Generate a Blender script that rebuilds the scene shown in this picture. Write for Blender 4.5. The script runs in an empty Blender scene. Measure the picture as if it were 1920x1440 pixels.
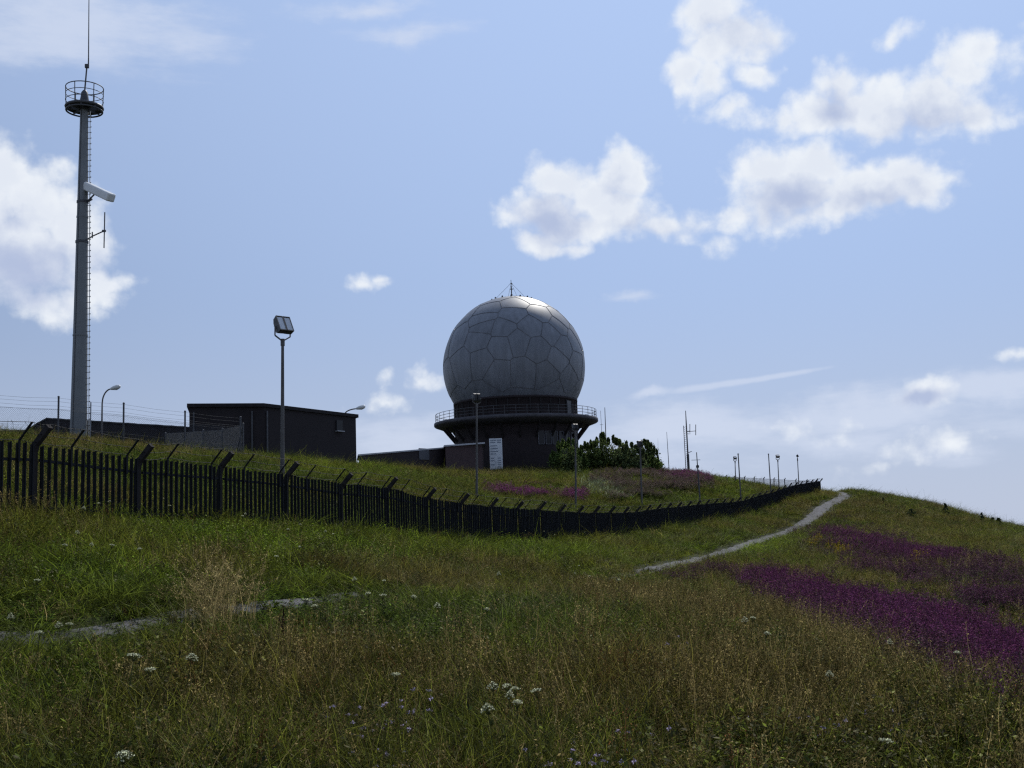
import bpy, bmesh, math, random
import numpy as np
from mathutils import Vector, Matrix

SC = bpy.context.scene
COL = SC.collection
rng = np.random.default_rng(7)
random.seed(7)

# ------------------------------------------------------------------ camera
F = 2100.0                      # focal length in photo pixels (1920 wide)
PITCH, ROLL = math.radians(7.4), math.radians(-2.0)
ROT = Matrix.Rotation(math.pi / 2 + PITCH, 3, 'X') @ Matrix.Rotation(ROLL, 3, 'Z')
cd = bpy.data.cameras.new('camera')
cd.sensor_width = 36.0
cd.lens = 36.0 * F / 1920.0
cd.clip_end = 20000
cam = bpy.data.objects.new('camera', cd)
cam.rotation_euler = ROT.to_euler()
COL.objects.link(cam)
SC.camera = cam
RN = np.array(ROT)

def ray(px, py):
    return RN @ np.array([(px - 960) / F, -(py - 720) / F, -1.0])

def P(px, py, D):               # the point at forward distance D seen at that pixel
    d = ray(px, py)
    return Vector(d / d[1] * D)

def proj(x, y, z):
    p = np.stack([x, y, z], -1) @ RN
    w = np.maximum(-p[..., 2], 1e-3)
    return 960 + F * p[..., 0] / w, 720 - F * p[..., 1] / w

# ------------------------------------------------------------------ light
SUN = Vector((0.21, 0.665, 0.72)).normalized()
SUN_EL, SUN_AZ = math.asin(SUN.z), math.atan2(SUN.x, SUN.y)
ld = bpy.data.lights.new('sun', 'SUN')
ld.energy = 4.0
ld.angle = math.radians(0.5)
ld.color = (1.0, 0.95, 0.86)
sun = bpy.data.objects.new('sun', ld)
sun.rotation_euler = SUN.to_track_quat('Z', 'Y').to_euler()
COL.objects.link(sun)

SC.view_settings.view_transform = 'Standard'
SC.view_settings.look = 'None'
SC.view_settings.gamma = 1
SC.view_settings.exposure = -0.55
SC.cycles.max_bounces = 7
SC.cycles.diffuse_bounces = 3
SC.cycles.glossy_bounces = 3
SC.cycles.transmission_bounces = 4
SC.cycles.use_denoising = False
SC.cycles.adaptive_threshold = 0.018
SC.cycles.sample_clamp_indirect = 4
SC.cycles.filter_width = 1.3

def build_world():
    w = bpy.data.worlds.new('World')
    SC.world = w
    w.use_nodes = True
    nt = w.node_tree
    N, L = nt.nodes, nt.links
    N.clear()
    def nd(t, **k):
        n = N.new(t)
        for a, b in k.items():
            setattr(n, a, b)
        return n
    def put(sock, v):
        if isinstance(v, bpy.types.NodeSocket):
            L.new(v, sock)
        else:
            sock.default_value = v
    def math_(op, a, b=0.0, c=0.0):
        n = nd('ShaderNodeMath', operation=op)
        put(n.inputs[0], a); put(n.inputs[1], b); put(n.inputs[2], c)
        return n.outputs[0]
    def vec(op, a, b=(0, 0, 0)):
        n = nd('ShaderNodeVectorMath', operation=op)
        put(n.inputs[0], a); put(n.inputs[1], b)
        return n
    def maprange(v, lo, hi, a=0.0, b=1.0, smooth=True):
        n = nd('ShaderNodeMapRange', interpolation_type='SMOOTHSTEP' if smooth else 'LINEAR')
        put(n.inputs[0], v); n.inputs[1].default_value = lo; n.inputs[2].default_value = hi
        n.inputs[3].default_value = a; n.inputs[4].default_value = b
        return n.outputs[0]
    def noise(v, scale, detail, rough, lac=2.0):
        n = nd('ShaderNodeTexNoise')
        put(n.inputs['Vector'], v)
        n.inputs['Scale'].default_value = scale; n.inputs['Detail'].default_value = detail
        n.inputs['Roughness'].default_value = rough; n.inputs['Lacunarity'].default_value = lac
        return n
    def mix(f, a, b):
        n = nd('ShaderNodeMix', data_type='RGBA')
        put(n.inputs[0], f); put(n.inputs[6], a); put(n.inputs[7], b)
        return n.outputs[2]
    tc = nd('ShaderNodeTexCoord')
    d = vec('NORMALIZE', tc.outputs['Generated']).outputs[0]
    sp = nd('ShaderNodeSeparateXYZ'); L.new(d, sp.inputs[0])
    az = math_('ARCTAN2', sp.outputs[0], sp.outputs[1])
    el = math_('ARCSINE', sp.outputs[2])
    cb = nd('ShaderNodeCombineXYZ'); L.new(az, cb.inputs[0]); L.new(el, cb.inputs[1])
    v0 = cb.outputs[0]
    wn = noise(v0, 9, 5, 0.6)
    wv = vec('SCALE', vec('SUBTRACT', wn.outputs['Color'], (0.5, 0.5, 0.5)).outputs[0])
    wv.inputs[3].default_value = 0.052
    v = vec('ADD', v0, wv.outputs[0]).outputs[0]
    def azel(px, py):
        q = Vector(ray(px, py)).normalized()
        return math.atan2(q.x, q.y), math.asin(q.z)
    def field(blobs, v=v):
        cur = -1.0
        for cx, cy, rx, ry, wgt in blobs:
            a, e = azel(cx, cy)
            s = vec('SUBTRACT', v, (a, e, 0)).outputs[0]
            m = vec('MULTIPLY', s, (F / rx * math.cos(e), F / ry, 0)).outputs[0]
            ln = vec('LENGTH', m).outputs['Value']
            f = math_('MULTIPLY_ADD', ln, -wgt, wgt)
            cur = math_('MAXIMUM', cur, f) if not isinstance(cur, float) else f
        return cur
    cumulus = [
        (1335, 20, 80, 75, 1.1), (1385, 60, 70, 62, 1), (1290, 130, 42, 60, .9), (1330, 150, 50, 75, .8), (1405, 135, 45, 36, .8), (1370, 205, 40, 38, .7), (1340, 95, 60, 60, 1),
        (1565, 150, 62, 62, 1), (1530, 215, 110, 55, 1), (1640, 200, 115, 75, 1.15), (1750, 190, 110, 75, 1.1), (1830, 215, 70, 50, .8), (1810, 130, 55, 58, .9), (1850, 95, 40, 40, .8), (1460, 225, 70, 34, .7), (1680, 75, 45, 22, .55), (1895, 110, 30, 40, .5),
        (1165, 320, 80, 66, 1.15), (1190, 330, 50, 60, 1.1), (1060, 335, 85, 60, 1.1), (1110, 365, 90, 50, 1.1), (1040, 390, 110, 62, 1.1), (1150, 390, 110, 62, 1.1), (1090, 420, 120, 45, 1), (1010, 455, 55, 32, .8), (1270, 410, 100, 34, .7), (955, 410, 40, 24, .5), (1075, 460, 45, 24, .7), (1350, 455, 25, 30, .4),
        (1440, 320, 85, 55, 1), (1520, 320, 95, 62, 1.1), (1480, 370, 140, 62, 1.15), (1610, 365, 130, 62, 1.1), (1700, 340, 90, 58, 1.15), (1730, 360, 70, 48, 1.0), (1380, 395, 80, 34, .7), (1560, 400, 160, 42, .9),
        (0, 320, 55, 75, 1), (60, 380, 90, 80, 1.1), (30, 470, 130, 110, 1.2), (130, 440, 95, 85, 1), (180, 525, 85, 46, .9), (60, 560, 120, 50, .9), (-60, 420, 120, 150, 1.2), (210, 545, 50, 30, .6),
        (690, 523, 58, 20, .6), (715, 516, 26, 14, .6), (795, 720, 52, 28, .6), (720, 718, 24, 16, .45), (720, 765, 55, 22, .42),
        (1740, 738, 62, 34, .95), (1710, 750, 45, 24, .8), (1768, 728, 32, 26, .8), (1900, 672, 40, 18, .7),
        (1560, 805, 60, 24, .34), (1700, 838, 70, 22, .36), (1790, 826, 40, 22, .36), (1480, 800, 50, 18, .30), (1640, 860, 60, 16, .30),
    ]
    # a few more cumuli outside the frame so the sky goes on round the hill
    for k in range(16):
        px, py = -2600 + 150 * k + 40 * math.sin(k * 3.1), 150 + 330 * abs(math.sin(k * 1.7))
        for s in (-1, 1):
            bx = px if s < 0 else 5200 - 150 * k
            cumulus += [(bx, py, 130, 70, .9)] if k % 3 == 0 and abs(bx - 960) > 1250 else []
    fc = field(cumulus)
    fb = noise(v0, 23, 10, 0.60)
    fb2 = noise(v0, 55, 8, 0.62)
    def puff(scale):
        vo = nd('ShaderNodeTexVoronoi', feature='SMOOTH_F1', voronoi_dimensions='2D')
        L.new(v, vo.inputs['Vector']); vo.inputs['Scale'].default_value = scale; vo.inputs['Smoothness'].default_value = .35
        return math_('MULTIPLY_ADD', vo.outputs['Distance'], -1.0, 0.42)
    pf = math_('MULTIPLY_ADD', puff(30), 0.30, math_('MULTIPLY', puff(75), 0.26))
    nsum = math_('ADD', math_('MULTIPLY_ADD', fb.outputs['Fac'], 1.25, -0.625), math_('MULTIPLY_ADD', fb2.outputs['Fac'], 0.5, -0.25))
    dn = math_('ADD', math_('ADD', fc, nsum), pf)
    dens = maprange(dn, -0.06, 0.68, 0.0, 0.98)
    # shaded cores and undersides of the cumuli
    shade = field([(1030, 415, 75, 60, 1), (1155, 345, 45, 45, .55), (1475, 375, 85, 50, 1), (1555, 205, 60, 45, .75), (1720, 220, 130, 45, .5), (1380, 60, 60, 50, .35), (1650, 385, 120, 40, .6),
                   (40, 500, 120, 75, 1), (150, 480, 60, 40, .5), (30, 420, 60, 40, .4), (1735, 752, 60, 26, 1.25), (-60, 480, 100, 100, 1), (1200, 420, 100, 30, .4)])
    fb3 = noise(v0, 38, 7, 0.6)
    sh = maprange(math_('ADD', math_('ADD', shade, math_('MULTIPLY_ADD', fb3.outputs['Fac'], 0.9, -0.45)), math_('MULTIPLY', pf, -0.7)), -0.30, 0.95)
    soft = maprange(math_('ADD', fc, math_('MULTIPLY_ADD', fb3.outputs['Fac'], 1.5, -0.75)), 0.2, 1.0, 0.0, 0.22)
    sh = math_('MAXIMUM', sh, soft)
    # thin high cloud and the hazy bank low on the right
    st = vec('MULTIPLY', v0, (1.0, 3.6, 1.0)).outputs[0]
    fw = noise(st, 11, 9, 0.62)
    wispy = field([(130, 50, 300, 85, .9), (290, 30, 120, 40, .6), (780, 58, 120, 26, .75), (680, 12, 140, 18, .6), (1180, 555, 60, 14, .6),
                   (1220, 746, 45, 12, .8),
                   (1350, 800, 300, 55, .9), (1600, 775, 330, 45, .85), (1850, 730, 170, 42, 1), (1560, 820, 500, 40, .55), (1780, 830, 110, 40, .6), (1560, 805, 70, 30, .6), (770, 830, 160, 60, .7), (620, 800, 140, 30, .3), (940, 850, 800, 70, .5)], vec('ADD', v0, vec('SCALE', wv.outputs[0]).outputs[0]).outputs[0])
    wd = maprange(math_('ADD', wispy, math_('MULTIPLY_ADD', fw.outputs['Fac'], 1.5, -0.75)), -0.1, 0.75, 0, 0.72)
    (a0_, e0_), (a1_, e1_) = azel(1240, 738), azel(1556, 689)
    dx_, dy_ = a1_ - a0_, e1_ - e0_; ln_ = math.hypot(dx_, dy_); dx_ /= ln_; dy_ /= ln_
    sv = vec('SUBTRACT', vec('ADD', v0, vec('MULTIPLY', wv.outputs[0], (.08, .08, 0)).outputs[0]).outputs[0], ((a0_ + a1_) / 2, (e0_ + e1_) / 2, 0)).outputs[0]
    al = math_('DIVIDE', vec('DOT_PRODUCT', sv, (dx_, dy_, 0)).outputs['Value'], ln_ * .54)
    pe = math_('DIVIDE', vec('DOT_PRODUCT', sv, (-dy_, dx_, 0)).outputs['Value'], math_('MULTIPLY_ADD', al, -.0011, .0036))
    sd_ = math_('SQRT', math_('ADD', math_('POWER', math_('ABSOLUTE', al), 4.0), math_('MULTIPLY', pe, pe)))
    stk = maprange(math_('ADD', sd_, math_('MULTIPLY_ADD', fb2.outputs['Fac'], .7, -.35)), 0.25, 1.1, 0.55, 0.0)
    wd = math_('MAXIMUM', wd, stk)
    sky = nd('ShaderNodeTexSky', sky_type='NISHITA')
    sky.sun_disc = False
    sky.sun_elevation = SUN_EL
    sky.sun_rotation = SUN_AZ
    sky.altitude = 950
    sky.air_density = 1.0
    sky.dust_density = 0.6
    sky.ozone_density = 2.0
    hs = vec('MULTIPLY', sky.outputs[0], SKY_TINT).outputs[0]
    # hazy air evens the clear sky out towards one milky blue
    dt = vec('DOT_PRODUCT', d, tuple(SUN)).outputs['Value']
    aur = maprange(dt, 0.45, 1.0, 0.80, 1.80, False)
    mk = vec('SCALE', SKY_MILK[:3]); L.new(aur, mk.inputs[3])
    base = mix(SKY_EVEN, hs, mk.outputs[0])
    # paler low down
    low = maprange(el, -0.03, 0.24, LOW_HAZE, 0.0)
    base = mix(low, base, SKY_LOW)
    c1 = mix(wd, base, CLOUD_THIN)
    cc = mix(sh, CLOUD_LIT, CLOUD_SHADE)
    c2 = mix(dens, c1, cc)
    bg = nd('ShaderNodeBackground')
    L.new(c2, bg.inputs[0])
    bg.inputs[1].default_value = 0.1
    out = nd('ShaderNodeOutputWorld')
    L.new(bg.outputs[0], out.inputs[0])

SKY_TINT = (1.0, 1.0, 1.0)
SKY_EVEN = 0.85
SKY_MILK = (4.25, 5.62, 8.5, 1)
SKY_LOW = (7.9, 8.7, 10.6, 1)
LOW_HAZE = 0.72
CLOUD_THIN = (9.6, 10.6, 12.8, 1)
CLOUD_LIT = (12.6, 13.2, 14.0, 1)
CLOUD_SHADE = (6.7, 7.8, 10.7, 1)
build_world()

# ------------------------------------------------------------------ terrain
def hor(px):
    return 993 - 0.035 * (px - 960)

TP = [(0, 0, -1.62), (-3, 0, -1.5), (3, 0, -1.78), (0, -10, -1.7), (-15, 0, -1.2), (14, 0, -2.7), (-14, -10, -1.2), (14, -10, -2.7),
      (-3.5, 8, -1.5), (0, 8, -1.66), (3.5, 8, -1.9), (0, 15, -1.32), (3, 14, -1.55), (-22, 8, 0.2), (-14, 12, -0.2), (-22, 20, 1.6)]
def tp(px, py, D, dz=0.0):
    q = P(px, py, D)
    TP.append((q.x, q.y, q.z + dz))
for a in [(1600, 1170, 20, -.4), (1920, 1300, 13, -.4), (1920, 1440, 7.6, -.4), (1920, 1260, 20, -.15), (1600, 1140, 30, -.2), (1400, 1080, 42, -.2), (1400, 1150, 17, -.4),
          (0, 1200, 11.5), (200, 1182, 12.5), (480, 1142, 15), (700, 1115, 18), (1210, 1070, 42), (1360, 1035, 62), (1470, 1000, 88), (1540, 955, 112), (1572, 937, 124),
          (960, 1112, 27), (0, 1320, 8.6, -.3), (1100, 1100, 16, -.5),
          (1560, 922, 136, -.2), (1620, 928, 134, -.3), (1700, 940, 128, -.4), (1800, 960, 120, -.4), (1920, 991, 108, -.4), (2200, 1060, 90, -.4),
          (1560, 935, 160, -.3), (1700, 955, 155, -.3), (1800, 978, 145, -.3), (1920, 1012, 135, -.4), (1700, 975, 105, -.4), (1800, 990, 98, -.4), (1920, 1010, 92, -.4), (2000, 1030, 95, -.4),
          (1440, 925, 155, -.3), (1362, 908, 150, -.3), (1300, 900, 150, -.4), (1500, 930, 150, -.3),
          (1920, 1140, 30, -.2), (1920, 1060, 48, -.2), (1750, 1060, 50, -.2), (1750, 1000, 85, -.2), (1620, 1000, 84, -.2), (2300, 1250, 25), (2300, 1150, 50),
          (0, 811, 46, -.4), (-250, 790, 42), (150, 826, 62, -.4), (347, 848, 68, -.4), (560, 864, 76, -.4), (667, 872, 82, -.4), (800, 879, 108, -.4), (960, 879, 127, -.4), (1100, 883, 127, -.4),
          (1245, 886, 122, -.4), (1300, 894, 122, -.4), (1362, 898, 126, -.3), (1440, 913, 130, -.3), (1250, 925, 100, -.2), (1100, 922, 95, -.2), (960, 920, 92, -.2), (800, 905, 80, -.2), (650, 890, 62, -.2), (460, 868, 50, -.2), (300, 857, 44, -.2), (100, 850, 34, -.1), (1360, 922, 112, -.2)]:
    tp(*a)
FENCE_TOP = [(65, 833, 21.0), (262, 860, 23.84), (424, 877, 26.7), (540, 891, 29.5), (650, 908, 32.4), (734, 918, 35.2), (805, 935, 38), (866, 943, 40.9), (925, 950, 43.7),
             (1000, 955, 49), (1150, 960, 62.5), (1250, 950, 76), (1386, 936, 100), (1445, 920, 113), (1504, 905, 128), (1537, 902, 138)]
PALE_H = 1.46
for a in FENCE_TOP:
    tp(*a, -PALE_H)
TP += [(-40, 95, 7.2), (-22, 95, 6.9), (-12, 125, 6.6), (0, 140, 7.0), (-15, 145, 7.0), (15, 142, 6.2), (-40, 150, 7.5), (30, 150, 4.5), (0, 175, 6.5), (45, 165, -0.5), (60, 150, -4.5),
       (70, 130, -4.5), (75, 165, -9), (60, 190, -4), (20, 195, 2.0), (-70, 120, 8.5), (-60, 70, 7.6), (-90, 180, 6), (90, 110, -6), (60, 70, -5)]
TP = np.array(TP)

def uv_(x, y):
    y = np.maximum(y, -11.0)
    u = np.clip(x / (y + 14.0), -0.8, 0.8)
    return np.stack([2.2 * u, np.log(y + 14.0)], -1)
def _phi(r2):
    return 0.5 * r2 * np.log(r2 + 1e-12)
_C = uv_(TP[:, 0], TP[:, 1])
_n = len(_C)
_K = _phi(((_C[:, None] - _C[None]) ** 2).sum(-1)) + np.eye(_n) * 2e-4
_Q = np.concatenate([np.ones((_n, 1)), _C], 1)
_A = np.block([[_K, _Q], [_Q.T, np.zeros((3, 3))]])
_W = np.linalg.solve(_A, np.concatenate([TP[:, 2] / (TP[:, 1] + 14.0), np.zeros(3)]))
def gz(x, y):
    x, y = np.broadcast_arrays(np.asarray(x, float), np.asarray(y, float))
    sh = x.shape
    x, y = x.ravel(), y.ravel()
    out = np.empty(len(x))
    for i in range(0, len(x), 20000):
        q = uv_(x[i:i + 20000], y[i:i + 20000])
        k = _phi(((q[:, None] - _C[None]) ** 2).sum(-1))
        zz = k @ _W[:_n] + _W[_n] + q @ _W[_n + 1:]
        out[i:i + 20000] = zz * (np.maximum(y[i:i + 20000], -11) + 14.0)
    r = np.hypot(np.maximum(np.abs(x) - 0.6 * np.maximum(y, 0) - 25, 0), np.maximum(y - 165, 0))
    s = np.clip(r / 130, 0, 1); s = s * s * (3 - 2 * s)
    far = -np.minimum(r * 0.16, 170.0) - 6
    out = np.clip(out, -9, 11) * (1 - s) + far * s
    bump = 0.02 * np.sin(1.1 * x + 0.6 * np.sin(.7 * y)) * np.sin(0.9 * y + 1.3) + 0.012 * np.sin(2.7 * x + 1.9 * y)
    out = out + bump * (r < 60)
    return out.reshape(sh)
def g1(x, y):
    return float(gz(x, y))
def hit(px, py, h=0.0, lo=4.5, hi=200.0):        # where the ray through a pixel is h above the ground
    d = ray(px, py); d = d / d[1]
    Ds = np.geomspace(lo, hi, 500)
    f = d[2] * Ds - gz(d[0] * Ds, Ds) - h
    i = np.argmax(f < 0) if (f < 0).any() else int(np.argmin(np.abs(f)))
    return Vector((d[0] * Ds[i], Ds[i], float(gz(d[0] * Ds[i], Ds[i]))))

# ------------------------------------------------------------------ materials
def material(name, color, rough=0.7, var=0.25, scale=3.0, bump=0.0, metal=0.0, spec=0.5, color2=None):
    m = bpy.data.materials.new(name)
    m.use_nodes = True
    nt = m.node_tree; N, L = nt.nodes, nt.links
    b = N['Principled BSDF']
    b.inputs['Roughness'].default_value = rough
    b.inputs['Metallic'].default_value = metal
    b.inputs['Specular IOR Level'].default_value = spec
    tc = N.new('ShaderNodeTexCoord')
    n = N.new('ShaderNodeTexNoise'); n.inputs['Scale'].default_value = scale; n.inputs['Detail'].default_value = 6; n.inputs['Roughness'].default_value = 0.65
    L.new(tc.outputs['Object'], n.inputs['Vector'])
    r = N.new('ShaderNodeValToRGB')
    c = np.array(color[:3]); c2 = np.array(color2[:3]) if color2 else c * (1 + var)
    lo = c * (1 - var)
    r.color_ramp.elements[0].position = .3; r.color_ramp.elements[1].position = .7
    r.color_ramp.elements[0].color = (*lo, 1); r.color_ramp.elements[1].color = (*c2, 1)
    L.new(n.outputs['Fac'], r.inputs[0]); L.new(r.outputs[0], b.inputs['Base Color'])
    if bump:
        bn = N.new('ShaderNodeBump'); bn.inputs['Strength'].default_value = bump; bn.inputs['Distance'].default_value = 0.05
        L.new(n.outputs['Fac'], bn.inputs['Height']); L.new(bn.outputs[0], b.inputs['Normal'])
    return m

def brick_material(name, c1, c2, mortar, scale=1.0):
    m = bpy.data.materials.new(name); m.use_nodes = True
    nt = m.node_tree; N, L = nt.nodes, nt.links
    b = N['Principled BSDF']; b.inputs['Roughness'].default_value = 0.85
    tc = N.new('ShaderNodeTexCoord')
    sp = N.new('ShaderNodeSeparateXYZ'); L.new(tc.outputs['Object'], sp.inputs[0])
    ad = N.new('ShaderNodeMath'); ad.operation = 'ADD'; L.new(sp.outputs[0], ad.inputs[0]); L.new(sp.outputs[1], ad.inputs[1])
    cb = N.new('ShaderNodeCombineXYZ'); L.new(ad.outputs[0], cb.inputs[0]); L.new(sp.outputs[2], cb.inputs[1])
    br = N.new('ShaderNodeTexBrick'); L.new(cb.outputs[0], br.inputs['Vector'])
    br.inputs['Scale'].default_value = scale
    br.inputs['Brick Width'].default_value = 0.24; br.inputs['Row Height'].default_value = 0.08; br.inputs['Mortar Size'].default_value = 0.008
    br.inputs['Color1'].default_value = (*c1, 1); br.inputs['Color2'].default_value = (*c2, 1); br.inputs['Mortar'].default_value = (*mortar, 1)
    n = N.new('ShaderNodeTexNoise'); n.inputs['Scale'].default_value = 0.7; n.inputs['Detail'].default_value = 6
    L.new(tc.outputs['Object'], n.inputs['Vector'])
    mr = N.new('ShaderNodeMapRange'); mr.inputs[3].default_value = .65; mr.inputs[4].default_value = 1.35; L.new(n.outputs['Fac'], mr.inputs[0])
    mx = N.new('ShaderNodeMix'); mx.data_type = 'RGBA'; mx.blend_type = 'MULTIPLY'; mx.inputs[0].default_value = 1
    L.new(br.outputs['Color'], mx.inputs[6]); L.new(mr.outputs[0], mx.inputs[7])
    L.new(mx.outputs[2], b.inputs['Base Color'])
    return m

def plant_material(name, color=None, trans=0.45, gloss=0.08, rough=0.45):
    """leaf-like: diffuse + translucent + a little gloss; colour from the plant's own tint when none is given"""
    m = bpy.data.materials.new(name); m.use_nodes = True
    nt = m.node_tree; N, L = nt.nodes, nt.links
    N.clear()
    out = N.new('ShaderNodeOutputMaterial')
    if color is None:
        a = N.new('ShaderNodeAttribute'); a.attribute_type = 'INSTANCER'; a.attribute_name = 'tint'
        src = a.outputs['Color']
    else:
        a = N.new('ShaderNodeRGB'); a.outputs[0].default_value = (*color, 1)
        src = a.outputs[0]
    ge = N.new('ShaderNodeNewGeometry')
    pw = N.new('ShaderNodeMath'); pw.operation = 'POWER'; pw.inputs[1].default_value = 2.2
    L.new(ge.outputs['Random Per Island'], pw.inputs[0])
    mr = N.new('ShaderNodeMapRange'); mr.inputs[3].default_value = .32; mr.inputs[4].default_value = 2.7
    L.new(pw.outputs[0], mr.inputs[0])
    mx = N.new('ShaderNodeMix'); mx.data_type = 'RGBA'; mx.blend_type = 'MULTIPLY'; mx.inputs[0].default_value = 1
    L.new(src, mx.inputs[6]); L.new(mr.outputs[0], mx.inputs[7])
    d = N.new('ShaderNodeBsdfDiffuse'); t = N.new('ShaderNodeBsdfTranslucent'); g = N.new('ShaderNodeBsdfGlossy')
    g.inputs['Roughness'].default_value = rough
    gm = N.new('ShaderNodeMix'); gm.data_type = 'RGBA'; gm.inputs[0].default_value = .35
    gm.inputs[7].default_value = (.9, .85, .7, 1); L.new(mx.outputs[2], gm.inputs[6]); L.new(gm.outputs[2], g.inputs['Color'])
    L.new(mx.outputs[2], d.inputs[0]); L.new(mx.outputs[2], t.inputs[0])
    s1 = N.new('ShaderNodeMixShader'); s1.inputs[0].default_value = trans
    L.new(d.outputs[0], s1.inputs[1]); L.new(t.outputs[0], s1.inputs[2])
    s2 = N.new('ShaderNodeMixShader'); s2.inputs[0].default_value = gloss
    L.new(s1.outputs[0], s2.inputs[1]); L.new(g.outputs[0], s2.inputs[2])
    L.new(s2.outputs[0], out.inputs[0])
    return m

M = {}
M['fence_steel'] = material('fence_steel', (.010, .011, .013), .75, .3, 2, spec=.25)
M['concrete'] = material('concrete', (.10, .095, .09), .85, .35, 5, .3)
M['dark_concrete'] = material('dark_concrete', (.030, .026, .026), .9, .4, 4, .3, spec=.2)
M['galv'] = material('galvanised', (.30, .31, .33), .5, .2, 3, metal=.4)
M['dark_steel'] = material('dark_steel', (.06, .06, .065), .5, .3, 3)
M['post_paint'] = material('post_paint', (.10, .09, .085), .6, .35, 1.5)
M['tower_paint'] = material('tower_paint', (.17, .18, .185), .55, .14, .7)
M['white_paint'] = material('white_paint', (.72, .72, .70), .4, .08, 2)
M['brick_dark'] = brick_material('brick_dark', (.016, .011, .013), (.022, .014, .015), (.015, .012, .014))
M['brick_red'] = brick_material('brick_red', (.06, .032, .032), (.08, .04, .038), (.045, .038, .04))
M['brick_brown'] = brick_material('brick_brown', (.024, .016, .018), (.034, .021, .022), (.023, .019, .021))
M['roof_felt'] = material('roof_felt', (.05, .048, .05), .9, .4, 6, .4)
M['roof_edge'] = material('roof_edge', (.42, .42, .44), .5, .15, 2)
M['window_dark'] = material('window_dark', (.012, .012, .016), .25, .1, 1, spec=.3)
M['frame_grey'] = material('frame_grey', (.13, .13, .15), .6, .15, 2)
M['panel_grey'] = material('panel_grey', (.07, .072, .085), .5, .15, 2)
M['dome'] = material('radome_panel', (.155, .165, .19), .50, .16, .35, spec=.75)
def dome_tones(m):       # each panel of the dome has weathered to its own grey, with rain streaks
    nt = m.node_tree; N, L = nt.nodes, nt.links
    b = N['Principled BSDF']; src = b.inputs['Base Color'].links[0].from_socket
    a = N.new('ShaderNodeAttribute'); a.attribute_name = 'tone'
    mx = N.new('ShaderNodeMix'); mx.data_type = 'RGBA'; mx.blend_type = 'MULTIPLY'; mx.inputs[0].default_value = 1
    L.new(src, mx.inputs[6]); L.new(a.outputs['Fac'], mx.inputs[7])
    tc = N.new('ShaderNodeTexCoord'); mp = N.new('ShaderNodeMapping'); mp.inputs['Scale'].default_value = (1.6, 1.6, .12)
    n = N.new('ShaderNodeTexNoise'); n.inputs['Scale'].default_value = 1.3; n.inputs['Detail'].default_value = 8
    L.new(tc.outputs['Object'], mp.inputs[0]); L.new(mp.outputs[0], n.inputs['Vector'])
    mr = N.new('ShaderNodeMapRange'); mr.inputs[1].default_value = .3; mr.inputs[2].default_value = .7; mr.inputs[3].default_value = .8; mr.inputs[4].default_value = 1.15
    L.new(n.outputs['Fac'], mr.inputs[0])
    m2 = N.new('ShaderNodeMix'); m2.data_type = 'RGBA'; m2.blend_type = 'MULTIPLY'; m2.inputs[0].default_value = 1
    L.new(mx.outputs[2], m2.inputs[6]); L.new(mr.outputs[0], m2.inputs[7]); L.new(m2.outputs[2], b.inputs['Base Color'])
dome_tones(M['dome'])
M['seam'] = material('radome_seam', (.115, .115, .125), .6, .5, .8)
M['deck'] = material('deck_concrete', (.075, .07, .078), .8, .3, 1, .2)
M['glass_lamp'] = material('lamp_glass', (.55, .57, .6), .12, .1, 3)
M['sign_white'] = material('sign_white', (.74, .76, .78), .5, .06, 1.5)
M['sign_ink'] = material('sign_ink', (.16, .20, .26), .6, .2, 4)
M['bark'] = material('bark', (.07, .05, .035), .9, .4, 8, .5)
M['wire'] = material('wire', (.09, .095, .105), .75, .2, 2, spec=.2)

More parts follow.
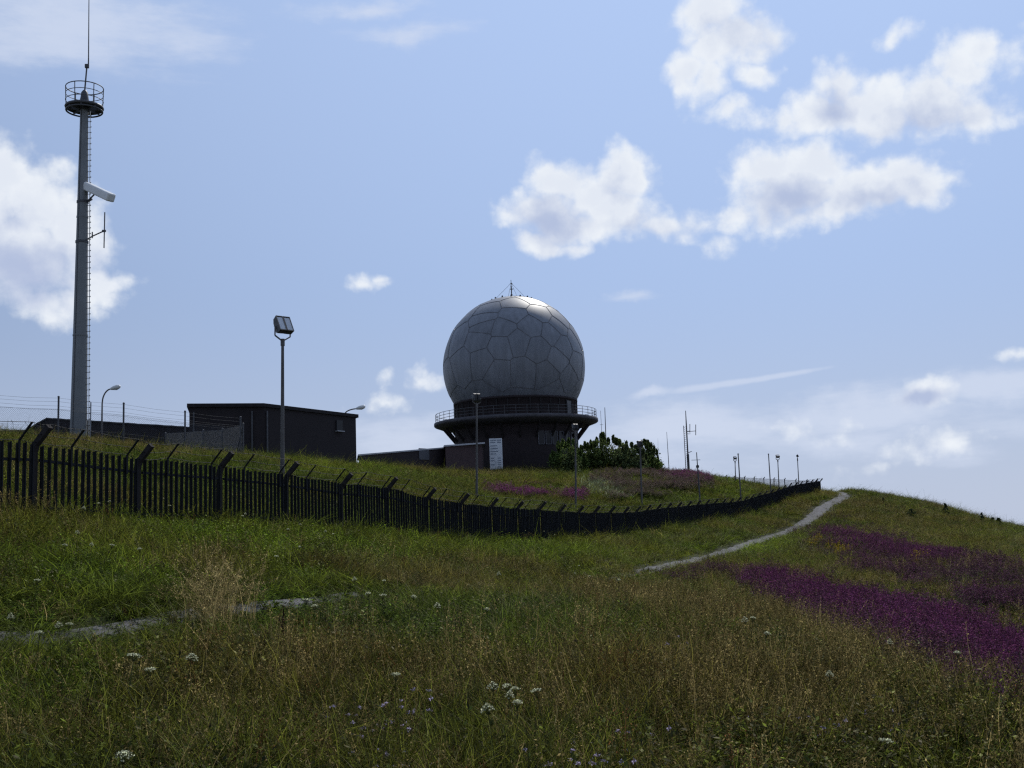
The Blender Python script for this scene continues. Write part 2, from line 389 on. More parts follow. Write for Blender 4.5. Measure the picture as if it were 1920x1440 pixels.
# ------------------------------------------------------------------ mesh helpers
class MB:
    def __init__(s):
        s.v, s.f, s.m, s.smooth = [], [], [], []
    def add(s, vs, fs, mi=0, smooth=False):
        o = len(s.v)
        s.v += [tuple(p) for p in vs]
        s.f += [tuple(i + o for i in f) for f in fs]
        s.m += [mi] * len(fs); s.smooth += [smooth] * len(fs)
    def box(s, c, size, rot=None, mi=0):
        c = Vector(c); hx, hy, hz = size[0] / 2, size[1] / 2, size[2] / 2
        vs = [Vector((x, y, z)) for x in (-hx, hx) for y in (-hy, hy) for z in (-hz, hz)]
        if rot is not None:
            vs = [rot @ p for p in vs]
        s.add([p + c for p in vs], [(0, 1, 3, 2), (4, 6, 7, 5), (0, 4, 5, 1), (2, 3, 7, 6), (0, 2, 6, 4), (1, 5, 7, 3)], mi)
    def bar(s, a, b, w, h=None, mi=0, side=None):          # rectangular bar from a to b
        a, b = Vector(a), Vector(b); h = h or w
        d = (b - a).normalized()
        x = Vector(side) if side is not None else d.cross(Vector((0, 0, 1)) if abs(d.z) < .95 else Vector((0, 1, 0)))
        x = (x - d * x.dot(d)).normalized(); y = d.cross(x)
        vs = [p + x * sx * w / 2 + y * sy * h / 2 for p in (a, b) for sx, sy in ((-1, -1), (1, -1), (1, 1), (-1, 1))]
        s.add(vs, [(3, 2, 1, 0), (4, 5, 6, 7), (0, 1, 5, 4), (1, 2, 6, 5), (2, 3, 7, 6), (3, 0, 4, 7)], mi)
    def tube(s, pts, rad, n=8, mi=0, cap=True, closed=False):
        pts = [Vector(p) for p in pts]
        rad = rad if isinstance(rad, (list, tuple)) else [rad] * len(pts)
        vs, fs, k = [], [], len(pts)
        x = None
        for i, p in enumerate(pts):
            d = (pts[(i + 1) % k] - pts[i - 1]) if closed else pts[min(i + 1, k - 1)] - pts[max(i - 1, 0)]
            d.normalize()
            if x is None:
                x = d.cross(Vector((0, 0, 1)) if abs(d.z) < .9 else Vector((1, 0, 0)))
            x = (x - d * x.dot(d)).normalized(); y = d.cross(x)
            for j in range(n):
                a = 2 * math.pi * j / n
                vs.append(p + (x * math.cos(a) + y * math.sin(a)) * rad[i])
        for i in range(k if closed else k - 1):
            for j in range(n):
                a, b = i * n + j, i * n + (j + 1) % n
                c, d2 = ((i + 1) % k) * n + (j + 1) % n, ((i + 1) % k) * n + j
                fs.append((a, b, c, d2))
        s.add(vs, fs, mi, n > 4)
        if cap and not closed:
            s.add(vs[:n], [tuple(range(n))[::-1]], mi); s.add(vs[-n:], [tuple(range(n))], mi)
    def lathe(s, prof, c=(0, 0, 0), n=48, mi=0, smooth=True, capb=False, capt=False):
        vs, fs = [], []
        for r, z in prof:
            for j in range(n):
                a = 2 * math.pi * j / n
                vs.append((c[0] + r * math.cos(a), c[1] + r * math.sin(a), c[2] + z))
        for i in range(len(prof) - 1):
            for j in range(n):
                fs.append((i * n + j, i * n + (j + 1) % n, (i + 1) * n + (j + 1) % n, (i + 1) * n + j))
        s.add(vs, fs, mi, smooth)
        if capb: s.add(vs[:n], [tuple(range(n))[::-1]], mi)
        if capt: s.add(vs[-n:], [tuple(range(n))], mi)
    def prism(s, poly, z0, z1, mi=0):
        n = len(poly)
        zt = z1 if isinstance(z1, (list, tuple)) else [z1] * n
        vs = [(p[0], p[1], z0) for p in poly] + [(p[0], p[1], zt[i]) for i, p in enumerate(poly)]
        s.add(vs, [tuple(range(n))[::-1], tuple(range(n, 2 * n))] + [(i, (i + 1) % n, n + (i + 1) % n, n + i) for i in range(n)], mi)
    def mesh(s, name, mats):
        me = bpy.data.meshes.new(name)
        me.from_pydata(s.v, [], s.f)
        for m in (mats if isinstance(mats, (list, tuple)) else [mats]):
            me.materials.append(M[m] if isinstance(m, str) else m)
        if s.f:
            me.polygons.foreach_set('material_index', s.m)
            me.polygons.foreach_set('use_smooth', s.smooth)
        me.update()
        return me
    def build(s, name, mats, parent=None, loc=(0, 0, 0)):
        o = bpy.data.objects.new(name, s.mesh(name, mats))
        COL.objects.link(o)
        o.location = loc
        if parent is not None:
            o.parent = parent
        return o

def tag(o, label=None, cat=None, group=None, kind=None):
    if label: o['label'] = label
    if cat: o['category'] = cat
    if group: o['group'] = group
    if kind: o['kind'] = kind
    return o
def empty(name, loc, label, cat, group=None, rz=0.0):
    o = bpy.data.objects.new(name, None)
    o.empty_display_size = .3
    o.location = loc; o.rotation_euler = (0, 0, rz)
    COL.objects.link(o)
    return tag(o, label, cat, group)
def copy_tree(o, parent=None):
    c = o.copy(); COL.objects.link(c)
    if parent is not None: c.parent = parent
    for ch in list(o.children):
        copy_tree(ch, c)
    return c

# ------------------------------------------------------------------ setting: ground and path
def axis(lo, hi, n, k):
    t = np.linspace(-1, 1, n) if lo < 0 else np.linspace(0, 1, n)
    return np.sinh(k * t) / np.sinh(k) * hi
def build_ground():
    xs = axis(-1, 3500, 340, 6.3)
    ys = np.concatenate([-axis(0, 60, 22, 2.2)[::-1][:-1], axis(0, 5000, 420, 5.6)])
    X, Y = np.meshgrid(xs, ys)
    Z = gz(X, Y)
    nx, ny = len(xs), len(ys)
    v = np.stack([X, Y, Z], -1).reshape(-1, 3)
    i = np.arange((ny - 1) * (nx - 1)); r, c = i // (nx - 1), i % (nx - 1)
    a = r * nx + c
    f = np.stack([a, a + 1, a + nx + 1, a + nx], -1)
    me = bpy.data.meshes.new('ground')
    me.from_pydata(v.tolist(), [], f.tolist())
    me.polygons.foreach_set('use_smooth', [True] * len(f))
    m = bpy.data.materials.new('meadow_soil'); m.use_nodes = True
    nt = m.node_tree; N, L = nt.nodes, nt.links
    b = N['Principled BSDF']; b.inputs['Roughness'].default_value = .95; b.inputs['Specular IOR Level'].default_value = .1
    tc = N.new('ShaderNodeTexCoord')
    n1 = N.new('ShaderNodeTexNoise'); n1.inputs['Scale'].default_value = .22; n1.inputs['Detail'].default_value = 8; n1.inputs['Roughness'].default_value = .7
    n2 = N.new('ShaderNodeTexNoise'); n2.inputs['Scale'].default_value = 5; n2.inputs['Detail'].default_value = 6
    L.new(tc.outputs['Object'], n1.inputs['Vector']); L.new(tc.outputs['Object'], n2.inputs['Vector'])
    r1 = N.new('ShaderNodeValToRGB')
    e = r1.color_ramp.elements
    e[0].position = .34; e[0].color = (.022, .028, .010, 1); e[1].position = .66; e[1].color = (.045, .036, .017, 1)
    e.new(.5).color = (.03, .036, .012, 1)
    L.new(n1.outputs['Fac'], r1.inputs[0])
    mr = N.new('ShaderNodeMapRange'); mr.inputs[3].default_value = .5; mr.inputs[4].default_value = 1.4
    L.new(n2.outputs['Fac'], mr.inputs[0])
    mx = N.new('ShaderNodeMix'); mx.data_type = 'RGBA'; mx.blend_type = 'MULTIPLY'; mx.inputs[0].default_value = 1
    L.new(r1.outputs[0], mx.inputs[6]); L.new(mr.outputs[0], mx.inputs[7]); L.new(mx.outputs[2], b.inputs['Base Color'])
    me.materials.append(m)
    o = bpy.data.objects.new('ground', me); COL.objects.link(o)
    tag(o, kind='structure')
build_ground()

def catmull(pts, step):
    pts = [np.array(p, float) for p in pts]
    pts = [2 * pts[0] - pts[1]] + pts + [2 * pts[-1] - pts[-2]]
    out = []
    for i in range(1, len(pts) - 2):
        p0, p1, p2, p3 = pts[i - 1:i + 3]
        n = max(2, int(np.linalg.norm(p2 - p1) / step))
        for t in np.arange(n) / n:
            out.append(.5 * (2 * p1 + (p2 - p0) * t + (2 * p0 - 5 * p1 + 4 * p2 - p3) * t * t + (3 * p1 - p0 - 3 * p2 + p3) * t ** 3))
    out.append(pts[-2])
    return np.array(out)
def pxy(px, py, D):
    q = P(px, py, D); return (q.x, q.y)
PATH = catmull([(-16, 7.2), (-9.5, 9.3), pxy(0, 1200, 11.5), pxy(200, 1182, 12.5), pxy(480, 1142, 15), pxy(700, 1115, 18), (0.6, 27), pxy(1210, 1070, 42),
                pxy(1360, 1035, 62), pxy(1470, 1000, 88), pxy(1540, 955, 112), pxy(1572, 937, 124), (39.0, 134), (42, 150), (47, 170)], .4)
PATH_W = 1.12
def build_path():
    T = np.gradient(PATH, axis=0); T /= np.linalg.norm(T, axis=1)[:, None]
    Nn = np.stack([-T[:, 1], T[:, 0]], -1)
    k = 9
    vs, fs = [], []
    for i in range(len(PATH)):
        w = float(np.interp(PATH[i][1], [8, 18, 30, 60, 85, 110], [.60, .50, .7, .8, 1.0, 1.5])) * (1 + .10 * math.sin(i * .37) + .07 * math.sin(i * 1.13 + 1))
        for j in range(k):
            s = (j / (k - 1) - .5)
            p = PATH[i] + Nn[i] * (s * w + .05 * math.sin(i * .9 + j))
            vs.append((p[0], p[1], 0))
    A = np.array(vs)
    z = gz(A[:, 0], A[:, 1]) + .03
    j = np.tile(np.arange(k), len(PATH))
    z = z + np.where((j == 0) | (j == k - 1), -.09, 0)
    A[:, 2] = z
    for i in range(len(PATH) - 1):
        for j in range(k - 1):
            a = i * k + j
            fs.append((a, a + 1, a + k + 1, a + k))
    mb = MB(); mb.add(A.tolist(), fs, 0, True)
    m = material('path_gravel', (.105, .10, .10), .95, .5, 2.5, .8)
    tag(mb.build('path', m), 'narrow grey gravel footpath winding through the meadow up the hill', kind='structure')
build_path()
def path_dist(x, y):
    d = np.full(len(x), 1e9)
    PP = PATH[::2]
    for i in range(0, len(x), 5000):
        dd = ((x[i:i + 5000, None] - PP[None, :, 0]) ** 2 + (y[i:i + 5000, None] - PP[None, :, 1]) ** 2).min(1)
        d[i:i + 5000] = np.sqrt(dd)
    return d

# ------------------------------------------------------------------ palisade fence
def build_palisade():
    ctrl = [(-8.95 + 1.0 * t, 21 + 2.84 * t) for t in (-2.0, 2, 6, 10, 13)] + [(6.05, 63.4), (10.5, 76), (20.3, 100), (26.1, 113), (33.2, 128), (37.9, 138)]
    C = catmull(ctrl, .05)
    s = np.concatenate([[0], np.cumsum(np.linalg.norm(np.diff(C, axis=0), axis=1))])
    bay = 3.011
    n = int(s[-1] / bay)
    # put a post where the photo's first full post stands
    s0 = 2.0 * bay
    off = s0 % bay
    at = lambda q: np.array([np.interp(q, s, C[:, 0]), np.interp(q, s, C[:, 1])])
    root = empty('palisade_fence', (at(0)[0], at(0)[1], g1(*at(0))), 'long dark palisade fence with outward cranked posts and barbed wire along the slope', 'fence')
    org = root.location.copy()
    tips = []
    for i in range(n + 1):
        p = at(min(i * bay + off, s[-1])); q = at(min(i * bay + off + bay, s[-1] + 0))
        t = at(min(i * bay + off + .1, s[-1])) - at(min(i * bay + off, s[-1]) - .1); t /= np.linalg.norm(t)
        out = Vector((t[1], -t[0], 0))
        tv = Vector((t[0], t[1], 0))
        z = g1(*p)
        base = Vector((p[0], p[1], z)) - org
        # concrete post with cranked top, one continuous section
        mb = MB()
        w = .108
        prof = [(0, -.4), (0, 1.30), (.045, 1.44), (.36, 1.77)]
        back = Vector((-out.x, -out.y, 0)) * 0
        def sect(c, dirv):
            nrm = Vector((out.x * dirv[1], out.y * dirv[1], -dirv[0]))
            return [c + tv * (sx * w / 2) + nrm * (sy * w / 2) for sx, sy in ((-1, -1), (1, -1), (1, 1), (-1, 1))]
        vs = []
        dirs = [(0, 1), (.12, .99), (.5, .86), (.67, .74)]
        jit = random.uniform(-.03, .03)
        for (o_, h_), dv in zip(prof, dirs):
            vs += sect(base + out * (o_ - .10) + Vector((0, 0, h_ + (jit if h_ > 0 else 0))), dv)
        fs = [(3, 2, 1, 0)] + [(4 * k + a, 4 * k + (a + 1) % 4, 4 * k + 4 + (a + 1) % 4, 4 * k + 4 + a) for k in range(3) for a in range(4)] + [(12, 13, 14, 15)]
        mb.add(vs, fs)
        mb.build('post', 'dark_concrete', root)
        tips.append((base + out * .30 + Vector((0, 0, 1.80 + jit)), base + out * .12 + Vector((0, 0, 1.62 + jit)), base + Vector((0, 0, 1.48 + jit))))
        if i == n:
            break
        np_ = 16
        mb, rl = MB(), MB()
        arms = []
        for k in range(np_):
            qq = i * bay + off + (k + .75) / (np_ + .5) * bay
            c = at(min(qq, s[-1])); zz = g1(*c)
            cz = Vector((c[0], c[1], zz)) - org
            top = PALE_H + random.uniform(-.015, .015)
            lean = out * random.uniform(-.012, .012) + tv * random.uniform(-.012, .012)
            # W-section pale: a flat face with two raised edges
            R3 = Matrix((tv, out, Vector((0, 0, 1)))).transposed()
            a, b = cz + Vector((0, 0, -.15)), cz + Vector((0, 0, top)) + lean
            mb.bar(a, b, .062, .010, side=tv)
            for sd in (-1, 1):
                mb.bar(a + tv * sd * .028 - out * .019, b + tv * sd * .028 - out * .019, .008, .032, side=tv)
            mb.bar(a + out * .013, b + out * .013 + Vector((0, 0, .015)), .024, .016, side=tv)
            if k in (4, 13):
                am = MB()
                p0 = cz + Vector((0, 0, top - .35)) + out * .028
                p1 = cz + Vector((0, 0, top + .04)) + out * .028
                p2 = p1 + out * .29 + Vector((0, 0, .32))
                am.bar(p0, p1, .045, .02, side=tv); am.bar(p1, p2, .045, .022, side=tv)
                arms.append(am); tips.append((p2, p1.lerp(p2, .5), p1.lerp(p2, .05)))
        panel = mb.build('pale_panel', 'fence_steel', root)
        for hgt in (.30, 1.18):
            a = at(i * bay + off + .07); b = at(min((i + 1) * bay + off, s[-1]) - .07)
            rl.bar(Vector((a[0], a[1], g1(*a) + hgt)) - org - out * .03, Vector((b[0], b[1], g1(*b) + hgt)) - org - out * .03, .045, .05, side=out)
        rl.build('rail', 'fence_steel', panel)
        for am in arms:
            am.build('wire_arm', 'fence_steel', root)
    mb = MB()
    for lane in range(3):
        for a, b in zip(tips[:-1], tips[1:]):
            m = (a[lane] + b[lane]) / 2 - Vector((0, 0, .025))
            mb.tube([a[lane], m, b[lane]], .006, 3, cap=False)
            for q in range(5):
                c = a[lane].lerp(b[lane], (q + .5) / 5) - Vector((0, 0, .02))
                mb.tube([c + Vector((.0, -.03, .03)), c + Vector((0, .03, -.03))], .004, 3, cap=False)
    mb.build('barbed_wire', 'fence_steel', root)
build_palisade()

# ------------------------------------------------------------------ radome tower
def sphere_voronoi(n, iters, seed):
    r = np.random.default_rng(seed)
    p = r.normal(size=(n, 3)); p /= np.linalg.norm(p, axis=1)[:, None]
    s = r.normal(size=(9000, 3)); s /= np.linalg.norm(s, axis=1)[:, None]
    for _ in range(iters):
        k = (s @ p.T).argmax(1)
        for i in range(n):
            c = s[k == i].sum(0)
            if np.linalg.norm(c) > 0: p[i] = c / np.linalg.norm(c)
    bm = bmesh.new()
    for q in p: bm.verts.new(q)
    bmesh.ops.convex_hull(bm, input=bm.verts[:])
    bmesh.ops.triangulate(bm, faces=bm.faces[:])
    segs = []
    cen = {f: f.normal.normalized() if f.normal.dot(f.calc_center_median()) > 0 else -f.normal.normalized() for f in bm.faces}
    for e in bm.edges:
        if len(e.link_faces) == 2:
            segs.append((cen[e.link_faces[0]].copy(), cen[e.link_faces[1]].copy()))
    bm.free()
    return segs, p

RC = P(964, 688, 141)
def build_radome():
    R = 9.0
    zg = g1(RC.x, RC.y)
    cz = RC.z - zg
    root = empty('radome_tower', (RC.x, RC.y, zg), 'big grey golf-ball radar dome on a round dark brick tower', 'radar dome', rz=0.0)
    zr = cz - 4.55                      # where the dome meets its ring
    mb = MB()
    a0 = math.asin(-4.55 / R)
    prof = [(R * math.cos(a), cz + R * math.sin(a)) for a in np.linspace(a0, math.pi / 2 - .004, 150)]
    mb.lathe(prof, n=320)
    dome = mb.build('dome', 'dome', root)
    segs, pc = sphere_voronoi(98, 2, 11)
    vv = np.array(mb.v) - np.array([0, 0, cz]); vv /= np.linalg.norm(vv, axis=1)[:, None]
    tone = np.random.default_rng(5).uniform(.92, 1.08, len(pc))[(vv @ pc.T).argmax(1)]
    at_ = dome.data.attributes.new('tone', 'FLOAT', 'POINT'); at_.data.foreach_set('value', tone.astype(np.float32))
    sm = MB()
    for a, b in segs:
        if min(a.z, b.z) < -.53: continue
        pts = [a.lerp(b, t).normalized() for t in np.linspace(0, 1, 7)]
        vs, fs = [], []
        for i, p in enumerate(pts):
            d = (pts[min(i + 1, 6)] - pts[max(i - 1, 0)]).normalized(); sd = p.cross(d).normalized() * .030
            for q, h in ((-1.6, .999), (-1, 1.004), (1, 1.004), (1.6, .999)):
                vs.append(p * R * h + sd * q + Vector((0, 0, cz)))
        for i in range(6):
            for j in range(3):
                fs.append((4 * i + j, 4 * i + j + 1, 4 * i + 5 + j, 4 * i + 4 + j))
        sm.add(vs, fs)
    sm.build('panel_seam', 'seam', dome)
    kn = MB()
    for k in range(14):
        a = 2 * math.pi * k / 14 + .2
        c = Vector((2.6 * math.cos(a), 2.6 * math.sin(a), cz + math.sqrt(R * R - 2.6 ** 2)))
        kn.lathe([(.10, -.05), (.10, .12), (.06, .2)], c, 8, capt=True)
    kn.build('anchor_bolts', 'dark_steel', dome)
    # tower wall below the deck and the ring above it
    zd = P(964, 793, 141).z - zg        # deck level
    rw = 7.75
    mb = MB()
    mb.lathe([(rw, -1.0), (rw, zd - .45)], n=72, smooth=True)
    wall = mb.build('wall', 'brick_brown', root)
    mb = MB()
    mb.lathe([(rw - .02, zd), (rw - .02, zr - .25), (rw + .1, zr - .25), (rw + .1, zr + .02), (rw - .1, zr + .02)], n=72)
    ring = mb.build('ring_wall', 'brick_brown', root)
    # cladding ribs on the ring wall
    mb = MB()
    for k in range(36):
        a = 2 * math.pi * (k + .3) / 36
        c = Vector(((rw + .03) * math.cos(a), (rw + .03) * math.sin(a), (zd + zr - .3) / 2 + .1))
        mb.box(c, (.10, .14, zr - .55 - zd), Matrix.Rotation(a, 3, 'Z'))
    mb.build('cladding_rib', 'dark_concrete', ring)
    dr = 10.35
    mb = MB()
    mb.lathe([(rw + .01, zd - .85), (dr - 1.0, zd - .62), (dr - .1, zd - .3), (dr, zd - .2), (dr, zd + .12), (dr - .15, zd + .16), (rw - .3, zd + .05)], n=96)
    deck = mb.build('deck', 'deck', root)
    for k in range(24):
        a = 2 * math.pi * k / 24 + .05
        ca, sa = math.cos(a), math.sin(a)
        mb = MB()
        mb.bar((ca * (rw - .05), sa * (rw - .05), zd - 2.4), (ca * (dr - 1.2), sa * (dr - 1.2), zd - .62), .2, .26, side=(-sa, ca, 0))
        mb.build('strut', 'dark_concrete', root)
    mb = MB()
    for h in (.38, .74, 1.1):
        mb.tube([((dr - .2) * math.cos(a), (dr - .2) * math.sin(a), zd + h + .1) for a in np.linspace(0, 2 * math.pi, 96, endpoint=False)], .03, 6, closed=True)
    rail = mb.build('railing', 'dark_steel', deck)
    mb = MB()
    for k in range(48):
        a = 2 * math.pi * k / 48
        q = Vector(((dr - .2) * math.cos(a), (dr - .2) * math.sin(a), zd + .1))
        mb.tube([q, q + Vector((0, 0, 1.1))], .03, 6)
    mb.build('baluster', 'dark_steel', rail)
    # tall narrow windows on the right of the tower
    for k, a in enumerate(np.radians([-68, -61, -54, -46, -38, -29, -20])):
        ca, sa = math.cos(a), math.sin(a)
        R3 = Matrix.Rotation(a, 3, 'Z')
        c = Vector((ca * (rw + .02), sa * (rw + .02), zd - 2.55))
        fr = MB()
        for s in (-1, 1):
            fr.box(c + R3 @ Vector((.05, s * .36, 0)), (.12, .07, 1.6), R3)
            fr.box(c + R3 @ Vector((.05, 0, s * .78)), (.12, .64, .06), R3)
        w = fr.build('window', 'frame_grey', root)
        pn = MB(); pn.box(c + R3 @ Vector((0.03, 0, 0)), (.05, .64, 1.5), R3)
        pn.build('pane', 'window_dark', w)
    # door in the ring wall, right
    a = math.radians(-33); R3 = Matrix.Rotation(a, 3, 'Z')
    mb = MB(); mb.box(Vector((math.cos(a) * (rw + .05), math.sin(a) * (rw + .05), zd + 1.1)), (.12, .95, 2.05), R3)
    mb.build('door', 'dark_steel', root)
    # aerial on top, guyed
    zt = cz + R
    mb = MB()
    mb.tube([(0, 0, zt - .1), (0, 0, zt + 1.5)], .07, 8); mb.tube([(0, 0, zt + 1.5), (-.02, 0, zt + 2.3)], .04, 6)
    mb.bar((-.2, 0, zt + 1.1), (.25, 0, zt + 1.1), .09); mb.bar((-.12, 0, zt + .35), (.12, 0, zt + .35), .16)
    mb.tube([(-.18, 0, zt + 1.75), (0, 0, zt + 1.95), (.18, 0, zt + 1.75)], .03, 6)
    a_ = mb.build('aerial', 'dark_steel', root)
    gw = MB()
    for k in range(4):
        a = .3 + k * math.pi / 2
        gw.tube([(0, 0, zt + 1.9), (2.2 * math.cos(a), 2.2 * math.sin(a), cz + math.sqrt(R * R - 4.84))], .018, 4, cap=False)
    gw.build('guy_wire', 'wire', a_)
build_radome()

# ------------------------------------------------------------------ other buildings
def building(name, label, cat, poly, z0, ztop, wall_mat, fascia, over=.18, fh=.28, roof_mat='roof_felt', edge_mat='dark_concrete'):
    cx = sum(p[0] for p in poly) / len(poly); cy = sum(p[1] for p in poly) / len(poly)
    root = empty(name, (cx, cy, z0), label, cat)
    lp = [(p[0] - cx, p[1] - cy) for p in poly]
    zt = [z - z0 for z in ztop] if isinstance(ztop, (list, tuple)) else [ztop - z0] * len(poly)
    mb = MB(); mb.prism(lp, -1.2, [z - fh for z in zt]); mb.build('wall', wall_mat, root)
    mb = MB()
    op = []
    for p in lp:
        L_ = math.hypot(*p); op.append((p[0] * (1 + over * 1.4 / L_), p[1] * (1 + over * 1.4 / L_)))
    n = len(op)
    vs = [(p[0], p[1], zt[i] - fh - .003) for i, p in enumerate(op)] + [(p[0], p[1], zt[i]) for i, p in enumerate(op)]
    mb.add(vs, [tuple(range(n))[::-1], tuple(range(n, 2 * n))] + [(i, (i + 1) % n, n + (i + 1) % n, n + i) for i in range(n)], 0)
    mb.m[-n - 1] = 1
    mb.build('roof', [edge_mat, roof_mat], root)
    return root, Vector((cx, cy, z0))

# square dark block on the hill, its long side turned to the right
A, B, C_ = P(355, 757, 89), P(495, 756.5, 90), P(667, 777, 99)
zt = [A.z, B.z, C_.z]
bk = (Vector((-.45, .9, 0)) * 8)
poly = [(A.x, A.y), (B.x, B.y), (C_.x, C_.y), (C_.x + bk.x, C_.y + bk.y), (A.x + bk.x * .6, A.y + 9)]
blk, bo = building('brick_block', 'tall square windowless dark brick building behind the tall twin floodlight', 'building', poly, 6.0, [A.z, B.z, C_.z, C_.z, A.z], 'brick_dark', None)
def wall_box(root, org, p0, p1, along, z, size, out, name, mat, parent=None):
    p0, p1 = Vector((p0[0], p0[1], 0)), Vector((p1[0], p1[1], 0))
    d = (p1 - p0).normalized(); nrm = Vector((d.y, -d.x, 0))
    c = p0 + d * along + nrm * out
    R3 = Matrix((d, -nrm, Vector((0, 0, 1)))).transposed()
    mb = MB(); mb.box(Vector((c.x, c.y, z)) - org, size, R3)
    return mb.build(name, mat, parent or root)
q = P(633, 806, 97.5)
w = wall_box(blk, bo, poly[1], poly[2], 8.7, q.z + .35, (.75, .12, .9), 0.05, 'window', 'window_dark')
wall_box(blk, bo, poly[1], poly[2], 8.7, q.z - .16, (.9, .3, .07), .14, 'sill', 'roof_edge', w)
for al in (.35, 4.9):
    wall_box(blk, bo, poly[0], poly[1], al, 8.4, (.12, .12, 3.6), .07, 'downpipe', 'dark_steel')
wall_box(blk, bo, poly[1], poly[2], .25, 8.4, (.12, .12, 3.6), .07, 'downpipe', 'dark_steel')

# long low building left, behind the tower
a, b, c = P(38, 815, 100), P(88, 786, 100), P(360, 803, 100)
a2 = P(360, 806, 100)
def shed():
    z0 = 7.4
    cx, cy = (a.x + c.x) / 2, 106
    root = empty('long_shed', (cx, cy, z0), 'long low dark brick building with sloping gable left, behind the mast foot', 'building')
    prof = [(a.x, a.z), (b.x, b.z), (c.x, c.z)]
    mb = MB()
    pr = [(prof[0][0], -1.5 + z0), (prof[0][0], prof[0][1]), (prof[1][0], prof[1][1]), (prof[2][0], prof[2][1]), (prof[2][0], -1.5 + z0)]
    n = len(pr)
    vs = [(x - cx, -6, z - z0) for x, z in pr] + [(x - cx, 6, z - z0) for x, z in pr]
    mb.add(vs, [tuple(range(n))] + [tuple(range(n, 2 * n))[::-1]] + [(i, n + i, n + (i + 1) % n, (i + 1) % n) for i in range(n)])
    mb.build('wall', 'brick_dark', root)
    mb = MB()
    for (x0, zz0), (x1, zz1) in zip(prof[:-1], prof[1:]):
        k = max(2, int((x1 - x0) / .6))
        for i in range(k):
            f0, f1 = i / k, (i + 1) / k
            p0 = Vector((x0 + (x1 - x0) * f0 - cx, 0, zz0 + (zz1 - zz0) * f0 - z0)); p1 = Vector((x0 + (x1 - x0) * f1 - cx, 0, zz0 + (zz1 - zz0) * f1 - z0))
            mb.bar(p0 + Vector((0, 0, .05 + random.uniform(-.02, .03))), p1 + Vector((0, 0, .05 + random.uniform(-.02, .03))), 12.4, .12, side=(0, 1, 0))
    mb.build('roof', 'roof_felt', root)
shed()
# low wall far left
mb = MB(); p = P(-60, 812, 70); q = P(60, 814, 70)
mb.bar(p, q, .3, .5)
tag(mb.build('low_wall', 'dark_concrete'), 'low dark wall at the hill crest left of the long shed', 'wall')

# two flat-roofed brick wings left of the radome
p0, p1, p2 = P(673, 852, 112), P(836, 838, 122), P(836, 835, 122)
poly = [(p0.x, p0.y), (p1.x, p1.y), (p1.x - 1, p1.y + 7), (p0.x - 1, p0.y + 7)]
lw, lo_ = building('low_wing', 'long low brown brick wing with pale roof edge left of the radome', 'building', poly, 6.2, [p0.z, p1.z, p1.z, p0.z], 'brick_brown', None, over=.15, fh=.14, edge_mat='roof_edge')
q = P(790, 853, 119)
w = wall_box(lw, lo_, poly[0], poly[1], 9.0 * (790 - 673) / (836 - 673) * 1.45, q.z + .1, (1.55, .08, 1.2), .03, 'window', 'panel_grey')
r0, r1 = P(835, 835, 120), P(903, 829.5, 125)
poly = [(r0.x, r0.y), (r1.x, r1.y), (r1.x, r1.y + 7), (r0.x - .5, r0.y + 7)]
ax, ao = building('red_annex', 'small red brick annex with projecting pale flat roof beside the radome tower', 'building', poly, 6.4, [r0.z, r1.z, r1.z, r0.z], 'brick_red', None, over=.3, fh=.16, edge_mat='roof_edge')

# tall white information board
def board():
    p = P(931, 880, 127)
    top = P(930, 822, 127)
    H = top.z - p.z
    root = empty('information_board', (p.x, p.y, p.z - .2), 'tall white information board with rows of dark lettering before the round tower', 'sign')
    W = 24 / F * 127
    mb = MB(); mb.box((0, 0, .2 + H / 2), (W, .06, H)); mb.build('board', 'sign_white', root)
    mb = MB()
    rr = random.Random(3)
    rows = [(.94, .5, 1), (.94, .3, 2), (.87, .4, 1), (.87, .25, 2), (.76, .55, 0), (.67, .6, 0), (.58, .6, 0), (.50, .45, 0), (.36, .28, 1), (.36, .22, 2), (.28, .3, 1), (.28, .25, 2), (.21, .25, 2), (.15, .35, 1), (.15, .25, 2), (.08, .2, 2)]
    for y, wd, al in rows:
        x0 = -W / 2 + W * (.08 if al < 2 else .62)
        ln = W * wd * (.95 if al != 2 else 1)
        x = x0
        while x < x0 + ln:
            lw_ = rr.uniform(.03, .06)
            mb.box((x + lw_ / 2, -.034, .2 + H * y), (lw_, .008, H * (.035 if y < .8 else .045)))
            x += lw_ + .02
    mb.build('lettering', 'sign_ink', root)
    for s in (-1, 1):
        mb = MB(); mb.box((s * W * .38, .07, .2 + H * .4 - .5), (.08, .07, H * .8 + 1)); mb.build('post', 'galv', root)
board()

